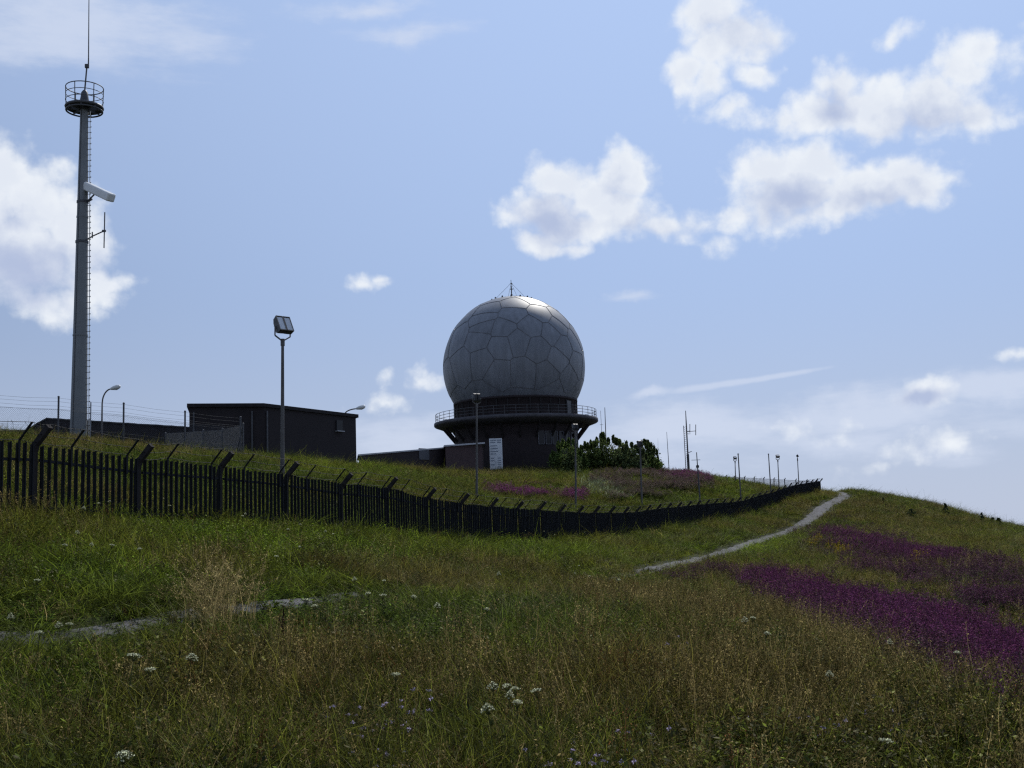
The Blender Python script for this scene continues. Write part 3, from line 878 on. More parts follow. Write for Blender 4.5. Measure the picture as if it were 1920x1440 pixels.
# ------------------------------------------------------------------ radio mast with platform
def radio_tower():
    D = 86
    b, t = P(147, 822, D), P(158.5, 185, D)
    zg = min(b.z, g1(b.x, b.y)) - .1
    b = Vector((b.x, b.y, zg)); H = t.z - zg
    ppm = F / D
    root = empty('radio_mast', b, 'tall grey tapering steel mast with round railed platform near the top', 'mast')
    lean = t.x - b.x
    X = lambda z: lean * z / H
    rad = lambda z: .66 + (.30 - .66) * z / H
    mb = MB()
    mb.tube([(X(z), 0, z) for z in np.linspace(-.5, H - .05, 20)], [rad(z) for z in np.linspace(0, H, 20)], 28)
    for z in (H * .33, H * .66):
        mb.tube([(X(z), 0, z - .07), (X(z), 0, z + .07)], rad(z) + .025, 28)
    mb.build('shaft', 'tower_paint', root)
    mb = MB(); mb.tube([(0, 0, -.4), (0, 0, .35)], .85, 24); mb.build('foot', 'concrete', root)
    # climbing pegs up the right side, with a thin safety rail
    z = 2.4; first = None
    dz = (H - 3.0) / 56
    pegm = None
    for k in range(56):
        zz = z + k * dz
        if pegm is None:
            m = MB(); m.tube([(-.05, 0, 0), (.30, 0, 0)], .022, 6); m.bar((.30, 0, -.03), (.30, 0, .06), .04)
            pegm = m.mesh('climbing_peg', 'dark_steel')
        o = bpy.data.objects.new('climbing_peg', pegm); COL.objects.link(o); o.parent = root
        o.location = (X(zz) + rad(zz) * .94, -.12, zz)
    mb = MB(); mb.tube([(X(.2) + .95, -.1, -.3), (X(4) + .95, -.1, 4.2)], .05, 8); mb.build('cable_duct', 'galv', root)
    mb = MB(); mb.tube([(X(zz) + rad(zz) + .12, .1, zz) for zz in np.linspace(1.0, H - 1, 12)], .035, 6)
    mb.build('safety_rail', 'white_paint', root)
    mb = MB(); mb.tube([(X(zz) - rad(zz) * .35, -rad(zz) * .95, zz) for zz in np.linspace(.5, H - 1, 14)], .035, 6)
    mb.build('cable', 'dark_steel', root)
    # platform
    pz = H - .75; px = X(pz); Rp = 33.5 / ppm
    mb = MB()
    ang = np.linspace(0, 2 * math.pi, 40, endpoint=False)
    mb.tube([(px + Rp * math.cos(a), Rp * math.sin(a), pz) for a in ang], .12, 8, closed=True)
    mb.tube([(px + Rp * math.cos(a), Rp * math.sin(a), pz - .28) for a in ang], .07, 8, closed=True)
    for k in range(8):
        a = k * math.pi / 4 + .2
        mb.bar((px, 0, pz - .1), (px + Rp * math.cos(a), Rp * math.sin(a), pz - .05), .12, .3, side=(-math.sin(a), math.cos(a), 0))
    # grating sectors, two left open
    for k in range(8):
        if k in (0, 3, 4, 7): 
            r_in = .62
        else:
            r_in = .2
        a0, a1 = k * math.pi / 4 + .2, (k + 1) * math.pi / 4 + .2
        aa = np.linspace(a0, a1, 6)
        r0, r1 = (Rp * r_in, Rp) if r_in < .5 else (Rp * .72, Rp)
        vs = [(px + r * math.cos(a), r * math.sin(a), pz + h) for h in (-.02, .04) for r in (r0, r1) for a in aa]
        fs = []
        for i in range(5):
            fs += [(i, i + 1, 7 + i, 6 + i), (12 + i, 18 + i, 19 + i, 13 + i)]
            fs += [(i, 12 + i, 13 + i, i + 1)]
        mb.add(vs, fs)
    plat = mb.build('platform', 'dark_steel', root)
    mb = MB()
    for h in (.55, 1.1, 1.65):
        mb.tube([(px + Rp * 1.04 * math.cos(a), Rp * 1.04 * math.sin(a), pz + h) for a in ang], .028 + .012 * (h > 1.2), 6, closed=True)
    for k in range(6):
        a = k * math.pi / 3 + .35
        mb.tube([(px + Rp * math.cos(a), Rp * math.sin(a), pz), (px + 1.04 * Rp * math.cos(a), 1.04 * Rp * math.sin(a), pz + 1.65)], .035, 6)
    mb.build('railing', 'dark_steel', plat)
    mb = MB()
    mb.lathe([(.42, -.2), (.40, .35), (.30, .9), (.26, 1.25), (.12, 1.45)], (px, 0, pz), 20, capt=True)
    mb.build('top_cap', 'dark_steel', root)
    # whip aerial
    t0 = P(160.5, 152, D) - b; t1 = P(163, 124, D) - b; t2 = P(167, -30, D) - b
    mb = MB()
    mb.tube([(px, 0, pz + 1.3), t1], .06, 6)
    mb.box(t1, (.28, .22, .3)); mb.tube([t1 + Vector((.12, 0, -.1)), t1 + Vector((.12, 0, .8)), t2], [.06, .045, .03], 6)
    mb.build('whip_aerial', 'dark_steel', root)
    # slab aerial boxed in white, pointing right and towards the viewer
    c0, c1 = P(160, 349, D) - b, P(212, 370, D) - b
    e0 = c0 + Vector((.1, 0, 0)); e1 = P(209, 371, D - 1.9) - b
    d = (e1 - e0).normalized()
    mb = MB(); mb.bar(e0, e1, .72, .66, side=d.cross(Vector((0, 0, 1))))
    pa = mb.build('panel_aerial', 'white_paint', root)
    bv = pa.modifiers.new('edge', 'BEVEL'); bv.width = .12; bv.segments = 3
    s0 = P(152, 379, D) - b
    mb = MB(); mb.tube([(X(s0.z), 0, s0.z - .09), (X(s0.z), 0, s0.z + .09)], rad(s0.z) + .05, 24)
    mb.bar((X(s0.z) + .4, -.1, s0.z), e0.lerp(e1, .35) + Vector((0, 0, -.28)), .09); mb.bar((X(s0.z) + .4, -.1, s0.z), (X(s0.z) + .85, -.3, s0.z + .12), .12)
    mb.build('bracket', 'dark_steel', pa)
    # dipole on a side arm
    s0 = P(150, 454, D) - b; tip = P(195, 433, D) - b
    u0, u1 = P(196.5, 398, D) - b, P(195, 465, D) - b
    mb = MB(); mb.tube([u0, u1], .045, 6)
    dp = mb.build('dipole_aerial', 'dark_steel', root)
    mb = MB(); mb.tube([(X(s0.z), 0, s0.z - .09), (X(s0.z), 0, s0.z + .09)], rad(s0.z) + .05, 24)
    k0 = P(173, 443, D) - b
    mb.tube([(X(s0.z) + .3, -.3, s0.z), k0, tip], .055, 6); mb.tube([k0 + Vector((0, 0, -.15)), k0 + Vector((0, 0, .35))], .05, 6); mb.box(tip, (.28, .15, .16))
    mb.build('bracket', 'dark_steel', dp)
radio_tower()

# ------------------------------------------------------------------ lamps
def floodlight(px, py, D, label, face=.6, tilt=.35, heads=2, light=False, size=.6, h_head=None, rad=.085, mat='post_paint', headmat='dark_steel', base_px=None):
    """post with twin square floodlights on a forked bracket; px,py is the middle of the lamp heads"""
    top = P(px, py, D)
    lx = top.x + (0 if base_px is None else (P(base_px[0], base_px[1], D).x - top.x))
    zg = g1(lx, D) - .3
    root = empty('floodlight_post', (lx, D, zg), label, 'floodlight', 'floodlight posts along the inside of the palisade fence')
    H = top.z - zg; dx = top.x - lx
    yb = H - size * .8
    mb = MB()
    mb.tube([(0, 0, 0), (dx * .4, 0, yb * .4), (dx * yb / H, 0, yb)], [rad, rad * .8, rad * .62], 12)
    mb.build('post', mat, root)
    R3 = Matrix.Rotation(face, 3, 'Z')
    c = Vector((dx, 0, H))
    fk = MB()
    b0 = Vector((dx * yb / H, 0, yb - .05))
    wd = size * (.50 if heads == 2 else .42)
    fk.tube([b0 - Vector((0, 0, .2)), b0 + Vector((0, 0, .1))], rad * .9, 10)
    for s in (-1, 1):
        e = c + R3 @ Vector((s * wd, 0, -.02))
        k = b0 + R3 @ Vector((s * wd, 0, size * .30))
        fk.bar(b0, k, .05); fk.bar(k, e, .05)
    fk.build('bracket', mat, root)
    for i in range(heads):
        off = 0 if heads == 1 else (i - .5) * size * 1.02
        T = R3 @ Matrix.Rotation(-tilt, 3, 'X')
        w2, hh, dd = (size * .44, size * 1.02, size * .5) if heads == 2 else (size * .8, size * .7, size * .45)
        cc = c + R3 @ Vector((off * .46 if heads == 2 else 0, 0, 0))
        mb = MB()
        # tapered housing: wide front, narrower finned back
        vs = []
        for y, s in ((-dd / 2, 1.0), (dd * .1, .96), (dd / 2, .66)):
            vs += [cc + T @ Vector((sx * w2 / 2 * s, y, sz * hh / 2 * s)) for sx, sz in ((-1, -1), (1, -1), (1, 1), (-1, 1))]
        fs = [(0, 1, 2, 3)] + [(4 * k + a, 4 * k + 4 + a, 4 * k + 4 + (a + 1) % 4, 4 * k + (a + 1) % 4) for k in range(2) for a in range(4)] + [(11, 10, 9, 8)]
        mb.add(vs, fs)
        for f in range(4):
            mb.box(cc + T @ Vector((0, dd / 2 + .02, (f - 1.5) * hh * .14)), (w2 * .6, .06, .015), T)
        hd = mb.build('lamp_head', headmat, root)
        gl = MB(); gl.box(cc + T @ Vector((0, -dd / 2 - .012, 0)), (w2 * .84, .02, hh * .84), T)
        gl.build('lens', 'glass_lamp', hd)
        rim = MB()
        for sx, sz, bw, bh in ((-1, 0, .03, hh), (1, 0, .03, hh), (0, -1, w2, .03), (0, 1, w2, .03)):
            rim.box(cc + T @ Vector((sx * (w2 / 2 - .012), -dd / 2 - .02, sz * (hh / 2 - .012))), (bw, .05, bh), T)
        rim.build('rim', 'galv' if light else headmat, hd)
    return root

floodlight(530, 612, 47, 'tallest twin floodlight on a slim dark post before the square dark building', face=.75, tilt=.5, size=.74, base_px=(529, 880), rad=.10)
floodlight(894, 745, 70, 'twin floodlight with pale rims before the left of the radome', face=-2.75, tilt=-.25, size=.52, light=True, base_px=(893, 930))
floodlight(1079, 800, 80, 'twin floodlight with pale rims before the bushes right of the radome', face=-2.7, tilt=-.25, size=.42, light=True, base_px=(1078, 930))
floodlight(1200, 831, 88, 'dark floodlight before the right-hand end of the round bushes', face=-2.6, tilt=-.3, size=.42, base_px=(1203, 940))
floodlight(1378, 859, 125, 'small floodlight standing close beside a bare pole', face=.3, tilt=.9, heads=1, size=.42, base_px=(1379, 905), rad=.07)
floodlight(1458, 856, 122, 'small floodlight with wide flat head before the far fence', face=.2, tilt=1.0, heads=1, size=.46, base_px=(1460, 910), rad=.07)
floodlight(1495, 855, 130, 'small floodlight nearest to the far end of the palisade fence', face=1.3, tilt=.5, heads=1, size=.40, base_px=(1497, 900), rad=.07)

def simple_pole(px, py, D, bx, label, rad=.07):
    t = P(px, py, D); b = P(bx, 915, D); zg = g1(b.x, D) - .3
    mb = MB()
    k = Vector((t.x - b.x, 0, t.z - zg))
    mb.tube([(0, 0, 0), k * .5, k], [rad, rad * .85, rad * .7], 8)
    mb.lathe([(rad * 1.2, 0), (rad * 1.2, .06), (.01, .1)], k, 8)
    mb.lathe([(rad * 2.6, .22), (rad * 2.6, .34), (rad * 1.1, .38)], (0, 0, 0), 8)
    o = mb.build('bare_pole', 'post_paint', None, (b.x, D, zg))
    tag(o, label, 'pole', 'bare poles beyond the palisade fence')
simple_pole(1384, 852, 105, 1388, 'bare dark pole beside the small floodlight')
simple_pole(1441, 852, 120, 1445, 'bare dark pole standing before the far mesh fence')

def street_lamp(px0, py0, pyb, px1, py1, D, label, headlen=.9):
    b = P(px0, pyb, D); e = P(px1, py1, D); t = P(px0, py0, D)
    zg = g1(b.x, b.y) - .3
    root = empty('street_lamp', (b.x, D, zg), label, 'street lamp', 'curved street lamps')
    H = e.z - zg; dx = e.x - b.x
    mb = MB()
    pts = [(0, 0, 0), (0, 0, (t.z - zg) * .6), (0, 0, t.z - zg)]
    rise = H - (t.z - zg)
    for a in np.linspace(.2, 1, 8) * math.pi / 2 * .92:
        pts.append((dx * .8 * (1 - math.cos(a)), 0, t.z - zg + rise * math.sin(a)))
    mb.tube(pts, [.09, .075] + [.06] * (len(pts) - 2), 10)
    mb.build('post', 'post_paint', root)
    q = Vector(pts[-1])
    hd = MB()
    L_ = headlen; d = Vector((.93, -.25, .18)).normalized()
    prof = [(0, .07), (.12, .12), (.4, .19), (.75, .2), (.95, .13), (1, .04)]
    hd.tube([q + d * L_ * s for s, r in prof], [r for s, r in prof], 12)
    h = hd.build('lamp_head', 'white_paint', root)
    ln = MB(); ln.tube([q + d * L_ * s - Vector((0, 0, .1)) for s in (.35, .6, .9)], [.08, .15, .09], 10); ln.build('lens', 'glass_lamp', h)
street_lamp(191, 757, 800, 213, 729, 95, 'curved street lamp rising over the long shed roof beside the mast', 1.0)
street_lamp(647, 777, 800, 676, 766, 108, 'curved street lamp peeping over the right end of the square dark building', 1.0)

# ------------------------------------------------------------------ aerial masts
def lattice():
    D = 136
    b = P(1292, 896, D); t = P(1285.5, 770, D)
    zg = g1(b.x, D) - .3
    root = empty('aerial_mast', (b.x, D, zg), 'slim lattice aerial mast with side dipoles on the hill right of the bushes', 'mast')
    H = t.z - zg; lx = t.x - b.x
    mb = MB(); mb.tube([(0, 0, 0), (lx * .4, 0, H * .36)], .15, 8); mb.tube([(lx * .36, 0, H * .34), (lx * .8, 0, H * .8), (lx, 0, H)], [.09, .075, .04], 8)
    mb.build('pole', 'dark_steel', root)
    mb = MB()
    l0, l1 = Vector((-.34, 0, 0)), Vector((-.34 + lx * .8, 0, H * .78))
    mb.tube([l0, l1], .045, 6)
    for k in range(26):
        f = k / 26
        p = l0.lerp(l1, f); mb.bar(p, Vector((lx * f * .78, 0, p.z + .15)), .035)
    mb.build('ladder', 'dark_steel', root)
    for px, py0, py1, yb in ((1304.5, 796, 816, 808), (1293.5, 795, 811, 808)):
        mb = MB(); u, v = P(px, py0, D), P(px, py1, D)
        o = Vector((b.x, D, zg)); mb.tube([u - o, v - o], .045, 6)
        k = P(px, yb, D) - o; mb.bar(k, Vector((lx * k.z / H, 0, k.z - .05)), .06)
        mb.build('dipole_aerial', 'dark_steel', root)
    mb = MB(); mb.bar((.05, 0, H * .38), (.5, 0, H * .40), .08); mb.bar((lx * .7, 0, H * .66), (lx * .7 + .45, 0, H * .655), .05); mb.build('bracket', 'dark_steel', root)
lattice()
def whip(px, py, D, bx, by, label, rad=.05, cross=None, parts=()):
    t, b = P(px, py, D), P(bx, by, D); zg = min(g1(b.x, D), b.z) - .3
    root = empty('aerial_pole', (b.x, D, zg), label, 'aerial', 'thin aerial poles on the hill')
    k = Vector((t.x - b.x, 0, t.z - zg))
    mb = MB(); mb.tube([(0, 0, 0), k * .5, k], [rad, rad * .8, rad * .45], 7)
    mb.build('pole', 'dark_steel', root)
    for f, x0, x1, sz in parts:
        mb = MB(); mb.bar(k * f + Vector((x0, 0, 0)), k * f + Vector((x1, 0, 0)), sz); mb.build('bracket', 'dark_steel', root)
    return root
whip(1250, 810, 138, 1255, 886, 'thin whip aerial pole between the bushes and the lattice mast', .05, parts=((.04, -.2, .3, .2),))
whip(1233.5, 822, 150, 1234.5, 880, 'faint thin whip aerial just right of the bushes', .022, parts=((.05, -.1, .1, .1),))
whip(1134, 764, 152, 1135.5, 830, 'thicker of two aerials standing behind the bushes', .09, parts=((.5, -.12, .12, .3),))
whip(1126, 770, 152, 1130, 830, 'thinner aerial with side spikes behind the bushes', .045, parts=((.8, -.2, .25, .04), (.6, -.2, .1, .04)))
r_ = whip(1306, 848, 100, 1312, 930, 'post with small aerial arms and a lamp box beside the lattice mast', .08, parts=((.86, -.5, .3, .04), (.74, -.12, .12, .22)))

# ------------------------------------------------------------------ chain-link fences
def chain_link(pts, h, label, wire_r, cell, post_r, lines=(), mesh_from=0.0, arms=False, braces=(), name='chain_link_fence'):
    """pts: list of ground points; posts at each, wire mesh between, line wires above"""
    o0 = Vector(pts[0])
    root = empty(name, o0, label, 'fence')
    hs = h if isinstance(h, (list, tuple)) else [h] * len(pts)
    for i, p in enumerate(pts):
        p = Vector(p) - o0
        mb = MB()
        mb.tube([p - Vector((0, 0, .4)), p + Vector((0, 0, hs[i]))], post_r, 8)
        mb.lathe([(post_r * 1.25, 0), (post_r * 1.25, .05), (.01, .08)], p + Vector((0, 0, hs[i])), 8)
        if arms:
            mb.tube([p + Vector((0, 0, hs[i])), p + Vector((.14, -.05, hs[i] + .18))], post_r * .9, 6)
        mb.build('post', 'dark_steel', root)
    mb = MB(); ln = MB()
    for i in range(len(pts) - 1):
        a, b = Vector(pts[i]) - o0, Vector(pts[i + 1]) - o0
        L_ = (b - a).length
        mh0, mh1 = hs[i] - .55 * (len(lines) > 0) - .05, hs[i + 1] - .55 * (len(lines) > 0) - .05
        def at(u, v_):
            return a.lerp(b, u / L_) + Vector((0, 0, v_ * (mh0 + (mh1 - mh0) * u / L_)))
        hh = (mh0 + mh1) / 2
        n = int((L_ + hh) / cell)
        for k in range(n):
            x = k * cell
            for sgn in (0, 1):
                u0, v0_, u1, v1_ = x - hh, 0.0, x, 1.0
                if u0 < 0: v0_ = -u0 / hh; u0 = 0
                if u1 > L_: v1_ = 1 - (u1 - L_) / hh; u1 = L_
                if u1 <= u0: continue
                if sgn: u0, u1 = L_ - u0, L_ - u1
                mb.tube([at(u0, v0_), at(u1, v1_)], wire_r, 3, cap=False)
        for z in (0.03, .5, 1.0):
            mb.tube([at(0, z), at(L_, z)], wire_r * 1.5, 4, cap=False)
        for fz in lines:
            p0, p1 = a + Vector((0, 0, hs[i] * fz)), b + Vector((0, 0, hs[i + 1] * fz))
            ln.tube([p0, (p0 + p1) / 2 - Vector((0, 0, .04)), p1], .005, 4, cap=False)
    mb.build('wire_mesh', 'wire', root)
    if lines:
        ln.build('line_wire', 'wire', root)
    for (i, du, hz) in braces:
        a = Vector(pts[i]) - o0; b = Vector(pts[i + du]) - o0
        m = MB(); f = min(1, 1.9 / (b - a).length); q = a.lerp(b, f)
        m.tube([a + Vector((0, 0, hs[i] * hz)), q], post_r * .8, 6); m.build('brace', 'dark_steel', root)
    return root
def gp(px, D):
    x = (px - 960) / F * D
    return Vector((x, D, g1(x, D)))
pA = []
hA = []
for px, ptop, D in ((-130, 733, 50), (-5, 740, 53), (110, 745, 56), (232, 757, 59), (347, 772, 62), (451, 783, 65)):
    t = P(px, ptop, D); g = Vector((t.x, D, g1(t.x, D)))
    pA.append(g); hA.append(t.z - g.z)
chain_link(pA, hA, 'thin chain-link fence on bare posts with line wires at the hill crest before the mast', .0032, .11, .05, lines=(.74, .82, .91, .985))
c = pA[-1]
pB = [Vector((c.x + .12, c.y + .1, c.z)), gp(412, 69), gp(376, 74), gp(305, 84)]
pB[1:] = [Vector((q.x, q.y, q.z)) for q in pB[1:]]
chain_link(pB, [hA[-1] * .86, 2.0, 1.9, 1.7], 'grey chain-link panel with diagonal braces before the square dark building', .008, .075, .055, braces=((0, 1, .9), (0, 1, .55)))
pC = []
for px, D in ((1340, 152), (1361, 152), (1377, 151), (1396, 150), (1414, 149), (1432, 148), (1451, 147), (1471, 146), (1492, 145), (1512, 144), (1531, 143)):
    top = P(px, 893 + (px - 1361) * .055, D); x = top.x
    pC.append(Vector((x, D, top.z - 1.65)))
chain_link(pC, 1.65, 'distant pale mesh fence with cranked post tops behind the palisade fence', .010, .10, .06, arms=True, name='mesh_fence')

# ------------------------------------------------------------------ bushes and saplings
def foliage(n, centres, radii, leaf, seed, flat=.0):
    r = np.random.default_rng(seed)
    k = r.integers(0, len(centres), n)
    d = r.normal(size=(n, 3)); d /= np.linalg.norm(d, axis=1)[:, None]
    rr = r.uniform(.35, 1.15, n) ** .7
    c = np.array(centres)[k] + d * rr[:, None] * np.array(radii)[k]
    nrm = d * .7 + r.normal(size=(n, 3)) * .7 + np.array([0, 0, .3]); nrm /= np.linalg.norm(nrm, axis=1)[:, None]
    t = np.cross(nrm, r.normal(size=(n, 3))); t /= np.linalg.norm(t, axis=1)[:, None]
    b = np.cross(nrm, t)
    s = leaf * r.uniform(.6, 1.5, n)[:, None]
    v = np.stack([c - t * s, c + b * s * .45, c + t * s, c - b * s * .45], 1)
    return v.reshape(-1, 3), np.arange(4 * n).reshape(-1, 4)
def leaf_mesh(name, v, f, m):
    me = bpy.data.meshes.new(name)
    me.from_pydata(v.tolist(), [], f.tolist()); me.materials.append(m)
    return me
M['leaf_dark'] = plant_material('leaf_dark', (.085, .115, .034), .5, .03)
M['leaf_mid'] = plant_material('leaf_mid', (.105, .15, .04), .5, .03)
M['leaf_pale'] = plant_material('leaf_pale', (.10, .13, .05), .5, .03)
M['needle'] = plant_material('needle', (.04, .06, .028), .35, .02)
def bush(px0, px1, pytop, pybot, D, mat, label, seed, leaf=.17, depth=1.0, n=5200):
    n = int(n * 3.2); leaf *= .62
    r = np.random.default_rng(seed)
    a, b = P(px0, pybot, D), P(px1, pybot, D)
    cx, w = (a.x + b.x) / 2, (b.x - a.x)
    zg = min(g1(cx, D), a.z) - .2
    h = P((px0 + px1) / 2, pytop, D).z - zg
    root = empty('bush', (cx, D, zg), label, 'bush', 'bushes beside the radome')
    C, R = [], []
    for k in range(26):
        x = r.uniform(-.5, .5); y = r.uniform(-.5, .5)
        top = math.sqrt(max(.08, 1 - (x * 1.75) ** 2)) * r.uniform(.72, 1.0)
        z = r.uniform(.12, 1) * top
        C.append((x * w * .82, y * w * depth * .8, h * z * .88)); q = r.uniform(.5, 1.25)
        R.append((w * .16 * q, w * .16 * q, h * .15 * q))
    for k in range(5):        # the body of the crown
        C.append((r.uniform(-.22, .22) * w, r.uniform(-.2, .2) * w * depth, h * r.uniform(.3, .5))); R.append((w * .33, w * .33 * depth, h * r.uniform(.34, .46)))
    for k in range(26):       # sprays that break the outline
        x = r.uniform(-.5, .5); top = math.sqrt(max(.1, 1 - (x * 1.8) ** 2))
        C.append((x * w * .95, r.uniform(-.3, .3) * w * depth, h * top * r.uniform(.78, .98))); R.append((w * .03, w * .03, h * .09))
    v, f = foliage(n, C, R, leaf, seed)
    o = bpy.data.objects.new('crown', leaf_mesh('crown', v, f, M[mat])); COL.objects.link(o); o.parent = root
    mb = MB()
    for k in range(7):
        c_ = C[k]; mb.tube([(c_[0] * .15, c_[1] * .15, 0), (c_[0] * .5, c_[1] * .5, c_[2] * .55), c_], [.09, .06, .02], 6)
    mb.build('trunk', 'bark', root)
bush(1030, 1100, 822, 890, 126, 'leaf_mid', 'loose light green bush against the round tower', 21, .17)
bush(1078, 1140, 826, 886, 128, 'leaf_dark', 'dark bush between the loose green bush and the tallest bush', 22)
bush(1098, 1186, 813, 888, 130, 'leaf_dark', 'tallest dark green rounded bush right of the radome', 23, .2, n=7000)
bush(1150, 1216, 830, 890, 124, 'leaf_pale', 'paler grey green bush in front of the tallest bush', 24, .2)
bush(1185, 1238, 826, 886, 130, 'leaf_dark', 'dark spiky-topped bush at the right end of the clump', 25)
bush(1196, 1247, 856, 890, 127, 'leaf_mid', 'low rounded bush at the foot of the clump, right side', 26, .16, n=3500)
bush(1052, 1092, 850, 892, 120, 'leaf_pale', 'low pale bush at the foot of the floodlight post before the tower', 27, .15, n=3000)

def sapling(px, ptop, pbase, D, label, seed, wide=.34, spruce=True):
    r = np.random.default_rng(seed)
    t, b = P(px, ptop, D), P(px, pbase, D)
    h = (t.z - b.z) * 1.15 + .3
    root = empty('sapling', (b.x, D, b.z - .3), label, 'tree', 'young trees on the right-hand ridge')
    mb = MB(); mb.tube([(0, 0, -.2), (0, 0, h * .6), (0, 0, h)], [.06, .035, .01], 6); mb.build('trunk', 'bark', root)
    C, R = [], []
    for k in range(int(24 + 14 * h)):
        f = r.uniform(.12, 1); a = r.uniform(0, 6.28)
        w = h * wide * ((1 - f) * .9 + .08 if spruce else math.sin(math.pi * min(1, f * .9 + .08)) * .8 + .1) * r.uniform(.4, 1)
        C.append((w * math.cos(a), w * math.sin(a), f * h)); R.append((.10, .10, .07))
    v, f = foliage(900, C, R, .06, seed)
    o = bpy.data.objects.new('crown', leaf_mesh('crown', v, f, M['needle'])); COL.objects.link(o); o.parent = root
sapling(1657, 935, 949, 124, 'small dark sapling just below the ridge beside the path top', 31)
sapling(1774, 947, 966, 118, 'bushy young spruce standing on the ridge skyline', 32, .45)
sapling(1843, 965, 988, 112, 'narrow young spruce lowest on the ridge skyline', 33, .2)
sapling(1862, 973, 990, 112, 'broad dark young spruce near the photo edge on the ridge', 34, .5)
sapling(1874, 974, 990, 110, 'thin wispy sapling beside the broad young spruce', 35, .4, False)
sapling(1709, 956, 971, 112, 'tiny shrub-like sapling on the slope below the ridge', 36, .5, False)
sapling(1916, 988, 998, 118, 'low dark sapling at the far right edge of the ridge', 37, .7, False)

# ------------------------------------------------------------------ meadow
M['blade'] = plant_material('grass_blade', None, .58, .035, .45)
M['seed_head'] = plant_material('seed_head', None, .45, .0)
M['herb_leaf'] = plant_material('herb_leaf', None, .45, .02, .5)
M['fire_leaf'] = plant_material('willowherb_leaf', (.05, .07, .025), .4, .05)
M['petal'] = plant_material('willowherb_petal', None, .35, .0)
M['knap'] = plant_material('knapweed_flower', (.40, .34, .46), .4, .0)
M['umbel'] = plant_material('umbel_white', (.54, .55, .38), .55, .0)
M['stem'] = plant_material('plant_stem', (.075, .085, .03), .2, .04)
M['dead_stem'] = plant_material('dead_stem', (.06, .035, .025), .1, .03)

def blade(mb, x, y, ln, w, az, bend, mi=0, segs=4, base=0.0, up=None):
    vs, fs = [], []
    dx, dy = math.cos(az), math.sin(az)
    px_, py_ = -dy, dx
    tw = random.uniform(-.8, .8)
    for i in range(segs + 1):
        t = i / segs
        r = bend * t * t * ln
        z = base + ln * t * (1 - .35 * bend * t)
        ww = w * (1 - t ** 1.6) * .5 + .0006
        ox, oy = px_ * math.cos(tw) + dx * math.sin(tw), py_ * math.cos(tw) + dy * math.sin(tw)
        vs.append((x + dx * r + ox * ww, y + dy * r + oy * ww, z)); vs.append((x + dx * r - ox * ww, y + dy * r - oy * ww, z))
    for i in range(segs):
        fs.append((2 * i, 2 * i + 1, 2 * i + 3, 2 * i + 2))
    mb.add(vs, fs, mi)
    return (x + dx * bend * ln, y + dy * bend * ln, base + ln * (1 - .35 * bend))
def flake(mb, c, ln, w, mi=1):
    d = Vector((random.gauss(0, 1), random.gauss(0, 1), random.gauss(.5, 1))).normalized()
    s = d.cross(Vector((random.gauss(0, 1), random.gauss(0, 1), random.gauss(0, 1)))).normalized() * w / 2
    c = Vector(c)
    mb.add([c - d * ln / 2, c + s, c + d * ln / 2, c - s], [(0, 1, 2, 3)], mi)
def rnd_disc(r):
    a = random.uniform(0, 6.283); q = r * math.sqrt(random.random())
    return q * math.cos(a), q * math.sin(a)
def clump_green(seed, n=46, h=.42, spread=.22, w=.0065):
    random.seed(seed); mb = MB()
    for _ in range(n):
        x, y = rnd_disc(spread)
        blade(mb, x, y, h * random.uniform(.4, 1.25), w * random.uniform(.6, 1.6), random.uniform(0, 6.283), random.uniform(.25, 1.35))
    return mb
def clump_seed(seed, n=13, h=.66, spread=.2, dense=1.0, nodding=.35):
    random.seed(seed); mb = MB()
    for _ in range(16):
        x, y = rnd_disc(spread)
        blade(mb, x, y, h * random.uniform(.3, .65), .005, random.uniform(0, 6.283), random.uniform(.2, .9))
    for _ in range(n):
        x, y = rnd_disc(spread)
        hh = h * random.uniform(.65, 1.15); az = random.uniform(0, 6.283); be = random.uniform(.05, nodding)
        blade(mb, x, y, hh, .0032, az, be, 1, 4)
        pl = hh * random.uniform(.18, .3)
        for k in range(int(15 * dense)):
            t = 1 - (k / 15 / dense) * pl / hh
            r = be * t * t * hh; z = hh * t * (1 - .35 * be * t)
            sp = .028 * math.sin(math.pi * (1 - t) * hh / pl * .85 + .2)
            flake(mb, (x + math.cos(az) * r + random.gauss(0, sp * .8), y + math.sin(az) * r + random.gauss(0, sp * .8), z + random.gauss(0, .010)), random.uniform(.012, .030), random.uniform(.005, .011))
    return mb
def clump_herb(seed, n=30, h=.34, spread=.2):
    random.seed(seed); mb = MB()
    for _ in range(9):
        x, y = rnd_disc(spread); hh = h * random.uniform(.6, 1.3); az = random.uniform(0, 6.283); be = random.uniform(0, .3)
        blade(mb, x, y, hh, .006, az, be, 0, 3)
        for k in range(16):
            t = random.uniform(.2, 1); r = be * t * t * hh
            c = Vector((x + math.cos(az) * r, y + math.sin(az) * r, hh * t * (1 - .35 * be * t)))
            a2 = random.uniform(0, 6.283); L_ = random.uniform(.02, .055); W = L_ * random.uniform(.3, .6)
            d = Vector((math.cos(a2), math.sin(a2), random.uniform(-.2, .7))).normalized(); s = Vector((-math.sin(a2), math.cos(a2), random.uniform(-.4, .4))) * W / 2
            mb.add([c, c + d * L_ * .5 + s, c + d * L_, c + d * L_ * .5 - s], [(0, 1, 2, 3)], 0)
    for _ in range(14):
        x, y = rnd_disc(spread)
        blade(mb, x, y, h * random.uniform(.4, 1.0), .006, random.uniform(0, 6.283), random.uniform(.2, .9))
    return mb
